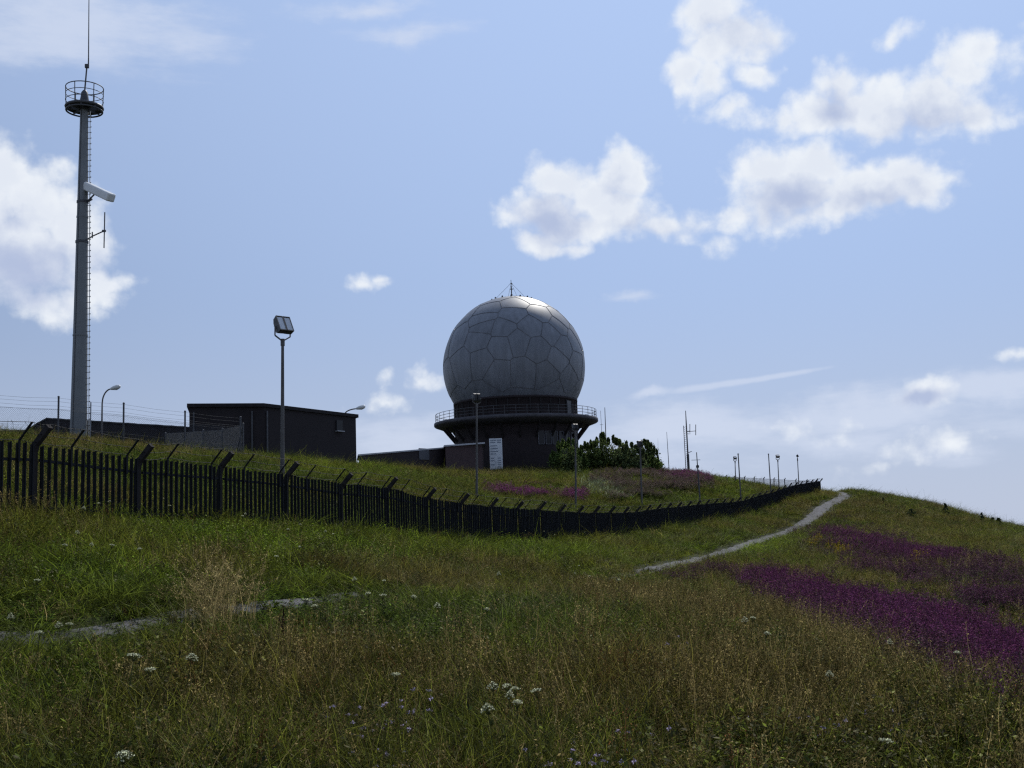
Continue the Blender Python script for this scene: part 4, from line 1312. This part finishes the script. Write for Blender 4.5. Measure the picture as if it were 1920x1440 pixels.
def clump_sorrel(seed, h=.6):
    random.seed(seed); mb = MB()
    for _ in range(5):
        x, y = rnd_disc(.16); hh = h * random.uniform(.7, 1.2); az = random.uniform(0, 6.283); be = random.uniform(0, .2)
        blade(mb, x, y, hh, .004, az, be, 1, 3)
        for k in range(26):
            t = random.uniform(.5, 1); r = be * t * t * hh
            flake(mb, (x + math.cos(az) * r + random.gauss(0, .018), y + math.sin(az) * r + random.gauss(0, .018), hh * t), .014, .009)
    for _ in range(16):
        x, y = rnd_disc(.2)
        blade(mb, x, y, h * random.uniform(.3, .7), .005, random.uniform(0, 6.283), random.uniform(.2, .9))
    return mb
def clump_willow(seed, n=7, h=.95, spread=.34):
    random.seed(seed); mb = MB()
    for _ in range(n):
        x, y = rnd_disc(spread); hh = h * random.uniform(.75, 1.15); az = random.uniform(0, 6.283); be = random.uniform(0, .12)
        blade(mb, x, y, hh, .008, az, be, 0, 3)
        for k in range(22):
            t = random.uniform(.15, .68); c = Vector((x + math.cos(az) * be * t * t * hh, y + math.sin(az) * be * t * t * hh, hh * t))
            a2 = random.uniform(0, 6.283); L_ = random.uniform(.06, .12)
            d = Vector((math.cos(a2), math.sin(a2), random.uniform(-.3, .5))).normalized(); s = Vector((-math.sin(a2), math.cos(a2), 0)) * .009
            mb.add([c, c + d * L_ * .5 + s, c + d * L_, c + d * L_ * .5 - s], [(0, 1, 2, 3)], 0)
        for k in range(46):
            t = random.uniform(.6, 1.0); sp = .045 * (1.05 - t) / .4 + .006
            c = (x + math.cos(az) * be * t * t * hh + random.gauss(0, sp), y + math.sin(az) * be * t * t * hh + random.gauss(0, sp), hh * t)
            flake(mb, c, random.uniform(.02, .036), random.uniform(.014, .024))
    return mb
def clump_knap(seed):
    random.seed(seed); mb = MB()
    for _ in range(4):
        x, y = rnd_disc(.16); hh = random.uniform(.3, .5); az = random.uniform(0, 6.283); be = random.uniform(0, .2)
        e = blade(mb, x, y, hh, .004, az, be, 0, 3)
        for k in range(16):
            flake(mb, (e[0] + random.gauss(0, .009), e[1] + random.gauss(0, .009), e[2] + random.gauss(0, .006)), .018, .008, 1)
    for _ in range(8):
        x, y = rnd_disc(.16)
        blade(mb, x, y, random.uniform(.12, .3), .006, random.uniform(0, 6.283), random.uniform(.2, .8))
    return mb

def vnoise(x, y, scale, seed):
    r = np.random.default_rng(seed); T = r.random((64, 64))
    X, Y = x / scale + 1000, y / scale + 1000
    xi, yi = np.floor(X).astype(int), np.floor(Y).astype(int); fx, fy = X - xi, Y - yi
    fx = fx * fx * (3 - 2 * fx); fy = fy * fy * (3 - 2 * fy)
    g = lambda a, b: T[a % 64, b % 64]
    return (g(xi, yi) * (1 - fx) + g(xi + 1, yi) * fx) * (1 - fy) + (g(xi, yi + 1) * (1 - fx) + g(xi + 1, yi + 1) * fx) * fy
def in_poly(px, py, poly):
    ins = np.zeros(len(px), bool); n = len(poly)
    for i in range(n):
        x0, y0 = poly[i]; x1, y1 = poly[(i + 1) % n]
        if y0 == y1: continue
        c = ((y0 > py) != (y1 > py)) & (px < (x1 - x0) * (py - y0) / (y1 - y0) + x0)
        ins ^= c
    return ins

def scatter(name, protos, mats, X, Y, idx, scl, tint, label, tilt=.12, zoff=-.02):
    """one object: a point per plant, each point carrying one of the clump shapes"""
    col = bpy.data.collections.new(name + '_shapes')
    for i, mb in enumerate(protos):
        o = bpy.data.objects.new('%s_shape_%02d' % (name, i), mb.mesh(name + '_shape', mats))
        col.objects.link(o)
    n = len(X)
    me = bpy.data.meshes.new(name)
    Z = gz(X, Y) + zoff
    me.vertices.add(n)
    me.vertices.foreach_set('co', np.stack([X, Y, Z], -1).astype(np.float32).ravel())
    r = np.random.default_rng(len(X))
    rot = np.stack([r.normal(0, tilt, n), r.normal(0, tilt, n), r.uniform(0, 6.283, n)], -1)
    a = me.attributes.new('rot', 'FLOAT_VECTOR', 'POINT'); a.data.foreach_set('vector', rot.astype(np.float32).ravel())
    a = me.attributes.new('scl', 'FLOAT_VECTOR', 'POINT'); a.data.foreach_set('vector', scl.astype(np.float32).ravel())
    a = me.attributes.new('idx', 'INT', 'POINT'); a.data.foreach_set('value', idx.astype(np.int32))
    a = me.attributes.new('tint', 'FLOAT_VECTOR', 'POINT'); a.data.foreach_set('vector', tint.astype(np.float32).ravel())
    me.update()
    ob = bpy.data.objects.new(name, me); COL.objects.link(ob)
    ng = bpy.data.node_groups.new(name + '_nodes', 'GeometryNodeTree')
    ng.interface.new_socket('Geometry', in_out='INPUT', socket_type='NodeSocketGeometry')
    ng.interface.new_socket('Geometry', in_out='OUTPUT', socket_type='NodeSocketGeometry')
    N, L = ng.nodes, ng.links
    gi, go = N.new('NodeGroupInput'), N.new('NodeGroupOutput')
    ci = N.new('GeometryNodeCollectionInfo'); ci.inputs['Collection'].default_value = col
    ci.inputs['Separate Children'].default_value = True; ci.inputs['Reset Children'].default_value = True
    ip = N.new('GeometryNodeInstanceOnPoints'); ip.inputs['Pick Instance'].default_value = True
    def attr(nm, t):
        q = N.new('GeometryNodeInputNamedAttribute'); q.data_type = t; q.inputs[0].default_value = nm
        return q.outputs[0]
    L.new(gi.outputs[0], ip.inputs['Points']); L.new(ci.outputs[0], ip.inputs['Instance'])
    L.new(attr('idx', 'INT'), ip.inputs['Instance Index']); L.new(attr('scl', 'FLOAT_VECTOR'), ip.inputs['Scale'])
    e2r = N.new('FunctionNodeEulerToRotation'); L.new(attr('rot', 'FLOAT_VECTOR'), e2r.inputs[0]); L.new(e2r.outputs[0], ip.inputs['Rotation'])
    L.new(ip.outputs[0], go.inputs[0])
    md = ob.modifiers.new('plants', 'NODES'); md.node_group = ng
    tag(ob, label, None, None, 'stuff')
    return ob

def wedge(n, lo, hi, k, seed, um=.60):
    """random points in front of the camera, thinning with distance as D**-k"""
    r = np.random.default_rng(seed)
    g = np.linspace(lo, hi, 4000); pdf = (g + 1.5) * np.minimum(1.0, (9.0 / g) ** k); cdf = np.cumsum(pdf); cdf /= cdf[-1]
    D = np.interp(r.random(n), cdf, g)
    x = r.uniform(-um, um, n) * (D + 1.5)
    return x, D

FOOT = [(-26, -13, 84, 120), (-44, -25, 92, 114), (-18, -2.5, 112, 130)]
def keep(X, Y, pathgap=.75):
    ok = path_dist(X, Y) > pathgap
    for x0, x1, y0, y1 in FOOT:
        ok &= ~((X > x0) & (X < x1) & (Y > y0 + 4) & (Y < y1))
    ok &= np.hypot(X - RC.x, Y - RC.y) > 7.9
    ok &= np.hypot(X, Y) > 3.2
    return ok

BANDS = [   # purple willowherb, outlines of the patches as seen on the ground
    (.38, [(1420, 1094), (1450, 1098), (1500, 1108), (1700, 1166), (1960, 1252), (2100, 1300), (2100, 1460), (1900, 1352), (1760, 1288), (1620, 1216), (1500, 1162), (1450, 1134), (1420, 1114)]),
    (.09, [(1400, 1088), (1500, 1090), (1700, 1140), (1960, 1225), (2100, 1270), (2100, 1500), (1900, 1400), (1700, 1310), (1550, 1220), (1440, 1140), (1400, 1108)]),
    (.06, [(1480, 985), (1600, 985), (1850, 1060), (2100, 1130), (2100, 1250), (1850, 1160), (1650, 1090), (1540, 1040)]),
    (.30, [(1530, 1004), (1570, 1000), (1680, 1028), (1790, 1064), (1800, 1078), (1700, 1062), (1600, 1035), (1540, 1016)]),
    (.16, [(1560, 1056), (1700, 1086), (1950, 1166), (2100, 1220), (2100, 1240), (1900, 1172), (1700, 1102), (1580, 1070)]),
    (.06, [(1260, 1092), (1330, 1068), (1420, 1072), (1340, 1095), (1250, 1108)]),
    (.62, [(925, 915), (990, 922), (1010, 930), (1000, 945), (950, 938), (928, 928)]),
    (.4, [(1040, 928), (1062, 928), (1060, 942), (1042, 940)]), (.5, [(1072, 926), (1098, 930), (1095, 944), (1074, 942)]),
    (.6, [(1840, 985), (2100, 1030), (2100, 1060), (1900, 1000)]),
    (.5, [(1240, 892), (1310, 893), (1310, 905), (1260, 908)]),
]
FADED = [[(1130, 890), (1300, 893), (1320, 915), (1260, 935), (1180, 940), (1130, 925)]]

def lerp(a, b, t): return a + (b - a) * t[:, None]
GREEN, VIVID, OLIVE, TAN, BROWN, RUST = [np.array(c) for c in ((.068, .090, .014), (.125, .170, .014), (.105, .098, .016), (.31, .235, .095), (.108, .086, .030), (.15, .072, .030))]
PATCH = [  # px, py, rx, ry, amount of vivid green, amount of dry
    (640, 885, 150, 18, 1.0, -.3), (1430, 1030, 90, 22, 1.2, -.6), (480, 1060, 380, 60, .55, -.2), (1000, 1042, 320, 28, .8, -.15), (420, 1000, 420, 30, .5, -.1), (120, 1260, 260, 60, .4, -.2), (1830, 1010, 120, 18, .5, 0),
    (1500, 1240, 420, 150, -.4, .75), (400, 1120, 90, 60, -.3, .7), (850, 1090, 160, 40, -.2, .5), (1750, 1000, 200, 50, -.3, .35), (1600, 960, 120, 25, -.3, .4), (1830, 1080, 40, 10, 0, 1.0),
    (700, 1300, 400, 120, -.1, .2), (900, 885, 300, 8, -.3, .5), (300, 845, 300, 10, -.2, .5), (1330, 935, 60, 20, .5, -.1), (1890, 1310, 80, 40, .5, .1), (1350, 1350, 300, 100, -.1, .35), (60, 1330, 130, 80, .3, -.3)]
def region(px, py):
    g = np.zeros(len(px)); d = np.zeros(len(px))
    for cx, cy, rx, ry, a, b in PATCH:
        w = np.exp(-((px - cx) / rx) ** 2 - ((py - cy) / ry) ** 2)
        g += a * w; d += b * w
    return g, d

def meadow():
    # ---- grass
    X, Y = wedge(110000, 3.2, 165, 1.2, 5)
    jr = np.random.default_rng(3).uniform(.45, 1.05, len(X)) * np.where(Y > 34, 1.25, 1) * np.where((Y < 30) & (np.random.default_rng(4).random(len(X)) < .15), 0, 1)
    k = keep(X, Y, jr * np.interp(Y, [10, 18, 22, 38, 44, 100], [.40, .45, .15, .15, .85, 1.15])); X, Y = X[k], Y[k]
    Z = gz(X, Y); px, py = proj(X, Y, Z)
    r = np.random.default_rng(9); n = len(X)
    g, d = region(px, py)
    n1, n2, n3, n4 = vnoise(X, Y, 2.6, 1), vnoise(X, Y, .9, 2), vnoise(X, Y, 7, 3), vnoise(X, Y, 1.6, 4)
    dry = np.clip(.24 + d * .6 + (n1 - .5) * 1.0 + (n2 - .5) * .5 + (n3 - .5) * .5, 0, 1)
    viv = np.clip(.12 + g * .8 + (n3 - .5) * .8 + (n4 - .5) * .8, 0, 1)
    tint = lerp(lerp(GREEN[None], VIVID[None], viv), OLIVE[None], np.clip(dry * 1.3, 0, 1))
    tint = lerp(tint, BROWN[None], np.clip(dry - .45, 0, .6))
    tint = tint * r.uniform(.45, 1.5, n)[:, None]
    sx = np.clip(.75 + Y / 48, 1, 2.7); hgt = r.uniform(.55, 1.2, n) * (.45 + .55 * n1 + .5 * n2)
    pd = path_dist(X, Y)
    hgt *= np.clip(.34 + (pd - .4) / 2.2, .34, 1.0)
    fsel = np.clip(.25 + .0 * n1, 0, 1)
    idx = r.integers(0, 4, n)
    herb = r.random(n) < np.clip(.34 + (n4 - .5) * 1.2, .05, .8)
    idx = np.where(herb, 4 + r.integers(0, 2, n), idx)
    tint = np.where(herb[:, None], tint * np.array([.85, .95, 1.1]), tint)
    scl = np.stack([sx, sx, hgt], -1)
    scatter('grass', [clump_green(1), clump_green(2, 40, .46), clump_green(3, 54, .34, .26), clump_green(4, 36, .44, .2, .010), clump_herb(5), clump_herb(6, 30, .40)], ['blade'],
            X, Y, idx, scl, tint, 'rough green meadow grass covering the whole hillside', .28)
    # ---- dry seed-head grass, sorrel
    X, Y = wedge(64000, 3.4, 165, 1.3, 15)
    jr = np.random.default_rng(13).uniform(.6, 1.05, len(X)) * np.where((Y < 30) & (np.random.default_rng(14).random(len(X)) < .08), 0, 1)
    k = keep(X, Y, jr * np.interp(Y, [10, 18, 22, 38, 44, 100], [.5, .6, .2, .2, .9, 1.3])); X, Y = X[k], Y[k]
    Z = gz(X, Y); px, py = proj(X, Y, Z); r = np.random.default_rng(19)
    g, d = region(px, py)
    n1, n2, n3 = vnoise(X, Y, 2.6, 1), vnoise(X, Y, .9, 2), vnoise(X, Y, 7, 3)
    prob = np.clip(.13 + d * .62 - g * .35 + (n1 - .5) * .7 + (n3 - .5) * .4, .03, .8)
    k = r.random(len(X)) < prob
    X, Y, n1, n2, px, py, d = X[k], Y[k], n1[k], n2[k], px[k], py[k], d[k]; n = len(X)
    tint = lerp(TAN[None], BROWN[None], r.uniform(0, 1, n)) * r.uniform(.4, 1.3, n)[:, None]
    idx = r.integers(0, 4, n)
    sor = r.random(n) < np.clip(.05 + (n2 - .5) * .5, .01, .4)
    idx = np.where(sor, 4, idx); tint = np.where(sor[:, None], RUST[None] * r.uniform(.6, 1.2, n)[:, None], tint)
    sx = np.clip(.75 + Y / 50, 1, 2.4); hgt = r.uniform(.45, 1.1, n)
    pd = path_dist(X, Y); hgt *= np.clip(.4 + (pd - 1) / 2.5, .4, 1)
    scatter('seeding_grass', [clump_seed(11), clump_seed(12, 10, .75, .22), clump_seed(13, 16, .55, .2, 1.2), clump_seed(14, 9, .7, .16, 1.0, .7), clump_sorrel(15)], ['blade', 'seed_head'],
            X, Y, idx, np.stack([sx, sx, hgt], -1), tint, 'dry tan and rusty seed heads standing above the green grass', .26)
    # ---- willowherb
    allx, ally, allt, alls = [], [], [], []
    X, Y = wedge(150000, 9, 62, .8, 25)
    X2, Y2 = wedge(60000, 62, 140, .5, 26, .34); X, Y = np.concatenate([X, X2]), np.concatenate([Y, Y2])
    k = keep(X, Y, 1.0); X, Y = X[k], Y[k]
    px, py = proj(X, Y, gz(X, Y)); r = np.random.default_rng(29)
    nn = vnoise(X, Y, 2.2, 8); 
    jx, jy = px + (vnoise(X, Y, 3, 41) - .5) * 46, py + (vnoise(X, Y, 2, 42) - .5) * 24
    sel = np.zeros(len(X), bool); t = np.zeros((len(X), 3))
    P1, P2 = np.array((.150, .044, .108)), np.array((.095, .052, .065))
    for a, poly in BANDS:
        m = in_poly(jx, jy, poly) & (r.random(len(X)) < a * np.clip(.0 + nn * 1.15, 0, 1) * .9) & ~sel
        t[m] = (P1 * min(1, a * 2.4) + P2 * (1 - min(1, a * 2.4))); sel |= m
    for poly in FADED:
        m = in_poly(jx, jy, poly) & (r.random(len(X)) < .20 * np.clip(nn * 2.4 - .3, .1, 1.5)) & ~sel
        t[m] = (.125, .09, .075); sel |= m
    X, Y, t = X[sel], Y[sel], t[sel]; n = len(X)
    t = t * np.where((Y > 62) & (X / Y < .17), 1.4, 1.0)[:, None]
    sx = np.clip(.55 + Y / 34, .8, 3.0)
    scl = np.stack([sx, sx, r.uniform(.7, 1.1, n) * np.where(Y > 62, .85, .8)], -1)
    scatter('willowherb', [clump_willow(21), clump_willow(22, 5, 1.0), clump_willow(23, 8, .85)], ['fire_leaf', 'petal'], X, Y, r.integers(0, 3, n), scl, t * r.uniform(.7, 1.25, n)[:, None],
            'drifts of purple flowering willowherb across the slope', .06)
    print('plants', n)
    # ---- small lilac flowers near the camera
    pts = []
    r = np.random.default_rng(39)
    for cx, cy, sxx, syy, m in ((1120, 1420, 60, 22, 9), (760, 1385, 70, 25, 5), (1560, 1335, 130, 28, 12), (680, 1310, 60, 20, 4), (840, 1330, 120, 40, 4), (1230, 1380, 200, 40, 5), (1060, 1370, 200, 40, 4), (1690, 1420, 120, 20, 4), (1280, 1190, 30, 12, 3)):
        for _ in range(m):
            q = hit(cx + r.normal(0, sxx * .6), min(1470, cy + r.normal(0, syy * .6)), .42); pts.append(q)
    X = np.array([q.x for q in pts]); Y = np.array([q.y for q in pts]); n = len(X)
    scatter('scabious', [clump_knap(31), clump_knap(32), clump_knap(33)], ['herb_leaf', 'knap'], X, Y, r.integers(0, 3, n), np.ones((n, 3)) * r.uniform(.6, 1.0, (n, 1)), np.tile(GREEN, (n, 1)),
            'small lilac flower heads scattered low in the front grass', .1)
    # ---- yellow ragwort specks on the right slope
    pts = []
    for cx, cy, sxx, syy, m in ((1535, 1012, 14, 6, 8), (1567, 1030, 22, 5, 10), (1723, 1046, 18, 5, 10)):
        for _ in range(m):
            pts.append(hit(cx + r.normal(0, sxx * .6), cy + r.normal(0, syy * .6), .5))
    X = np.array([q.x for q in pts]); Y = np.array([q.y for q in pts]); n = len(X)
    scatter('ragwort', [clump_willow(41, 4, .7, .25)], ['fire_leaf', 'petal'], X, Y, np.zeros(n, int), np.ones((n, 3)) * 1.1, np.tile(np.array([.40, .28, .02]), (n, 1)), 'yellow flowering ragwort specks on the right-hand slope')
    # ---- pale flattened grass streaks on the mound before the bushes
    pts = []
    for _ in range(420):
        s = r.random(); cx, cy = 1105 + s * 60, 905 + s * 24
        pts.append(hit(cx + r.normal(0, 13), cy + r.normal(0, 5), .15))
    X = np.array([q.x for q in pts]); Y = np.array([q.y for q in pts]); n = len(X)
    scatter('pale_grass', [clump_green(51, 30, .5, .3, .02)], ['blade'], X, Y, np.zeros(n, int), np.ones((n, 3)) * np.array([[1.4, 1.4, .9]]), np.tile(np.array([.22, .26, .15]), (n, 1)) * r.uniform(.3, 1.3, (n, 1)), 'pale silvery drift of grass on the mound before the bushes', .5)
    # ---- blond tussock beside the near path
    pts = []
    for _ in range(22):
        pts.append(hit(400 + r.normal(0, 40), 1168 + r.normal(0, 24), .1))
    X = np.array([q.x for q in pts]); Y = np.array([q.y for q in pts]); n = len(X)
    scatter('blond_grass', [clump_seed(61, 13, .8, .2, 2.2, .9), clump_seed(62, 9, .95, .18, 2.2, .7)], ['blade', 'seed_head'], X, Y, r.integers(0, 2, n), np.ones((n, 3)) * r.uniform(.75, 1.1, (n, 1)), np.tile(np.array([.36, .28, .12]), (n, 1)) * r.uniform(.6, 1.2, (n, 1)), 'blond feathery tussock of tall grass hanging over the near path', .12)
meadow()

# ------------------------------------------------------------------ single white umbel flowers, dead stems
def make_umbel(seed, flat=.2):
    random.seed(seed)
    root = empty('umbel_flower', (0, 0, 0), 'white flat-topped flower on a thin stem in the long grass', 'wildflower', 'white umbel flowers in the meadow')
    mb = MB(); mb.tube([(0, 0, -.8), (.01, 0, -.35), (0, 0, -.05)], [.004, .0035, .003], 5)
    hd = MB()
    for k in range(20):
        a = k * 2.399; rr = .052 * math.sqrt((k + .5) / 20)
        c = Vector((rr * math.cos(a), rr * math.sin(a), .012 - flat * rr * rr * 40 + random.uniform(-.004, .004)))
        mb.tube([(0, 0, -.05), c], .0012, 3, cap=False)
        for j in range(9):
            flake(hd, c + Vector((random.gauss(0, .006), random.gauss(0, .006), random.gauss(0, .002))), .010, .008, 0)
    mb.build('stem', 'stem', root); hd.build('flower_head', 'umbel', root)
    return root
protos = [make_umbel(1), make_umbel(2, .35), make_umbel(3, .1)]
UMB = [(252, 1228, 1.5, 'largest cream umbel flower of the trio left of the blond tussock foot'), (360, 1231, 1.25, 'white umbel flower below the blond grass tussock'), (282, 1257, 1.0, 'small white umbel below and between the two large cream ones'),
       (232, 1422, 1.15, 'white umbel flower lowest in the picture, bottom left'),
       (925, 1285, 1.05, 'leftmost umbel flower of the front middle cluster'), (950, 1288, .85, None), (965, 1292, .9, None), (955, 1300, .8, None), (1005, 1298, .95, 'rightmost umbel flower of the front middle cluster'), (970, 1317, .9, None), (914, 1327, 1.1, 'yellowish umbel flower just below the front middle cluster'),
       (575, 1127, 1.1, None), (590, 1137, 1, None), (665, 1085, 1, None), (718, 1118, 1, None), (776, 1118, .9, None), (820, 1133, 1, None), (742, 1268, .8, None), (913, 1143, .8, None), (935, 1074, .9, None), (720, 1090, .8, None),
       (1085, 1061, .9, None), (1078, 1074, .8, None), (1160, 1088, .9, None), (1105, 1080, .8, None), (1397, 1161, .9, None), (1412, 1161, .8, None), (1438, 1189, .8, None), (1555, 1264, .8, None), (1662, 1393, 1.1, None), (1795, 1223, .8, None), (1668, 1203, .7, None),
       (185, 945, 1.1, None), (205, 940, 1.1, None), (157, 952, 1, None), (318, 950, 1.1, None), (122, 1022, 1, None), (145, 998, 1, None), (210, 1024, 1, None), (262, 1030, 1, None), (172, 1020, .9, None), (518, 1044, 1, None), (455, 967, 1, None), (460, 963, .9, None), (563, 984, 1, None), (540, 992, 1, None), (610, 995, 1, None),
       (625, 1002, .9, None), (562, 1025, .8, None), (945, 988, .8, None), (985, 995, .9, None), (1000, 992, .8, None), (1020, 996, .8, None), (1040, 1003, .8, None), (1096, 998, .8, None), (110, 1172, .9, None), (130, 1171, .8, None), (75, 1185, .8, None), (20, 1155, .8, None), (70, 1090, .8, None), (690, 1112, .9, None), (1620, 1020, .6, None)]
for i, (px, py, s, lab) in enumerate(UMB):
    o = protos[i] if i < 3 else copy_tree(protos[i % 3])
    q = hit(px, py, .62, 5.5)
    s *= .64 if q.y < 13 else .52
    o.location = (q.x, q.y, q.z + .62 ); o.scale = (s * 1.1, s * 1.1, 1)
    dr = Vector((q.x, q.y, q.z + .62)) - P(px, py, q.y); o.location -= dr * .0
    o.rotation_euler = (random.uniform(-.15, .15) - .1, random.uniform(-.15, .15), random.uniform(0, 6.28))
    o['label'] = lab or 'small white flat-topped flower on a thin stem in the long grass'

def dead_stem(px, pytop, pybase, label, seed):
    random.seed(seed)
    b = hit(px, pybase, .0, 5)
    h = P(px, pytop, b.y).z - b.z
    mb = MB()
    pts = [(0, 0, -.1), (.01, 0, h * .4), (-.015, .01, h * .75), (.005, 0, h)]
    mb.tube(pts, [.008, .007, .005, .002], 6)
    for k in range(60):
        t = random.uniform(.35, 1); z = h * t
        flake(mb, (random.gauss(0, .02), random.gauss(0, .02), z), .03, .012, 0)
    for k in range(5):
        z = h * random.uniform(.4, .8); a = random.uniform(0, 6.28)
        mb.tube([(0, 0, z), (.06 * math.cos(a), .06 * math.sin(a), z + .12)], [.004, .002], 4)
    o = mb.build('dock_stem', 'dead_stem', None, b)
    tag(o, label, 'plant', 'dead brown dock stems')
dead_stem(533, 1128, 1285, 'tall dark dead dock stem before the near path right of the tussock', 1)
dead_stem(163, 1310, 1440, 'dark dead dock stem standing bottom left in the grass', 2)
dead_stem(498, 1180, 1290, 'thinner dark dead dock stem left of the tallest one', 3)
dead_stem(1070, 1020, 1050, 'rust brown dock clump on the grass bank before the fence', 4)
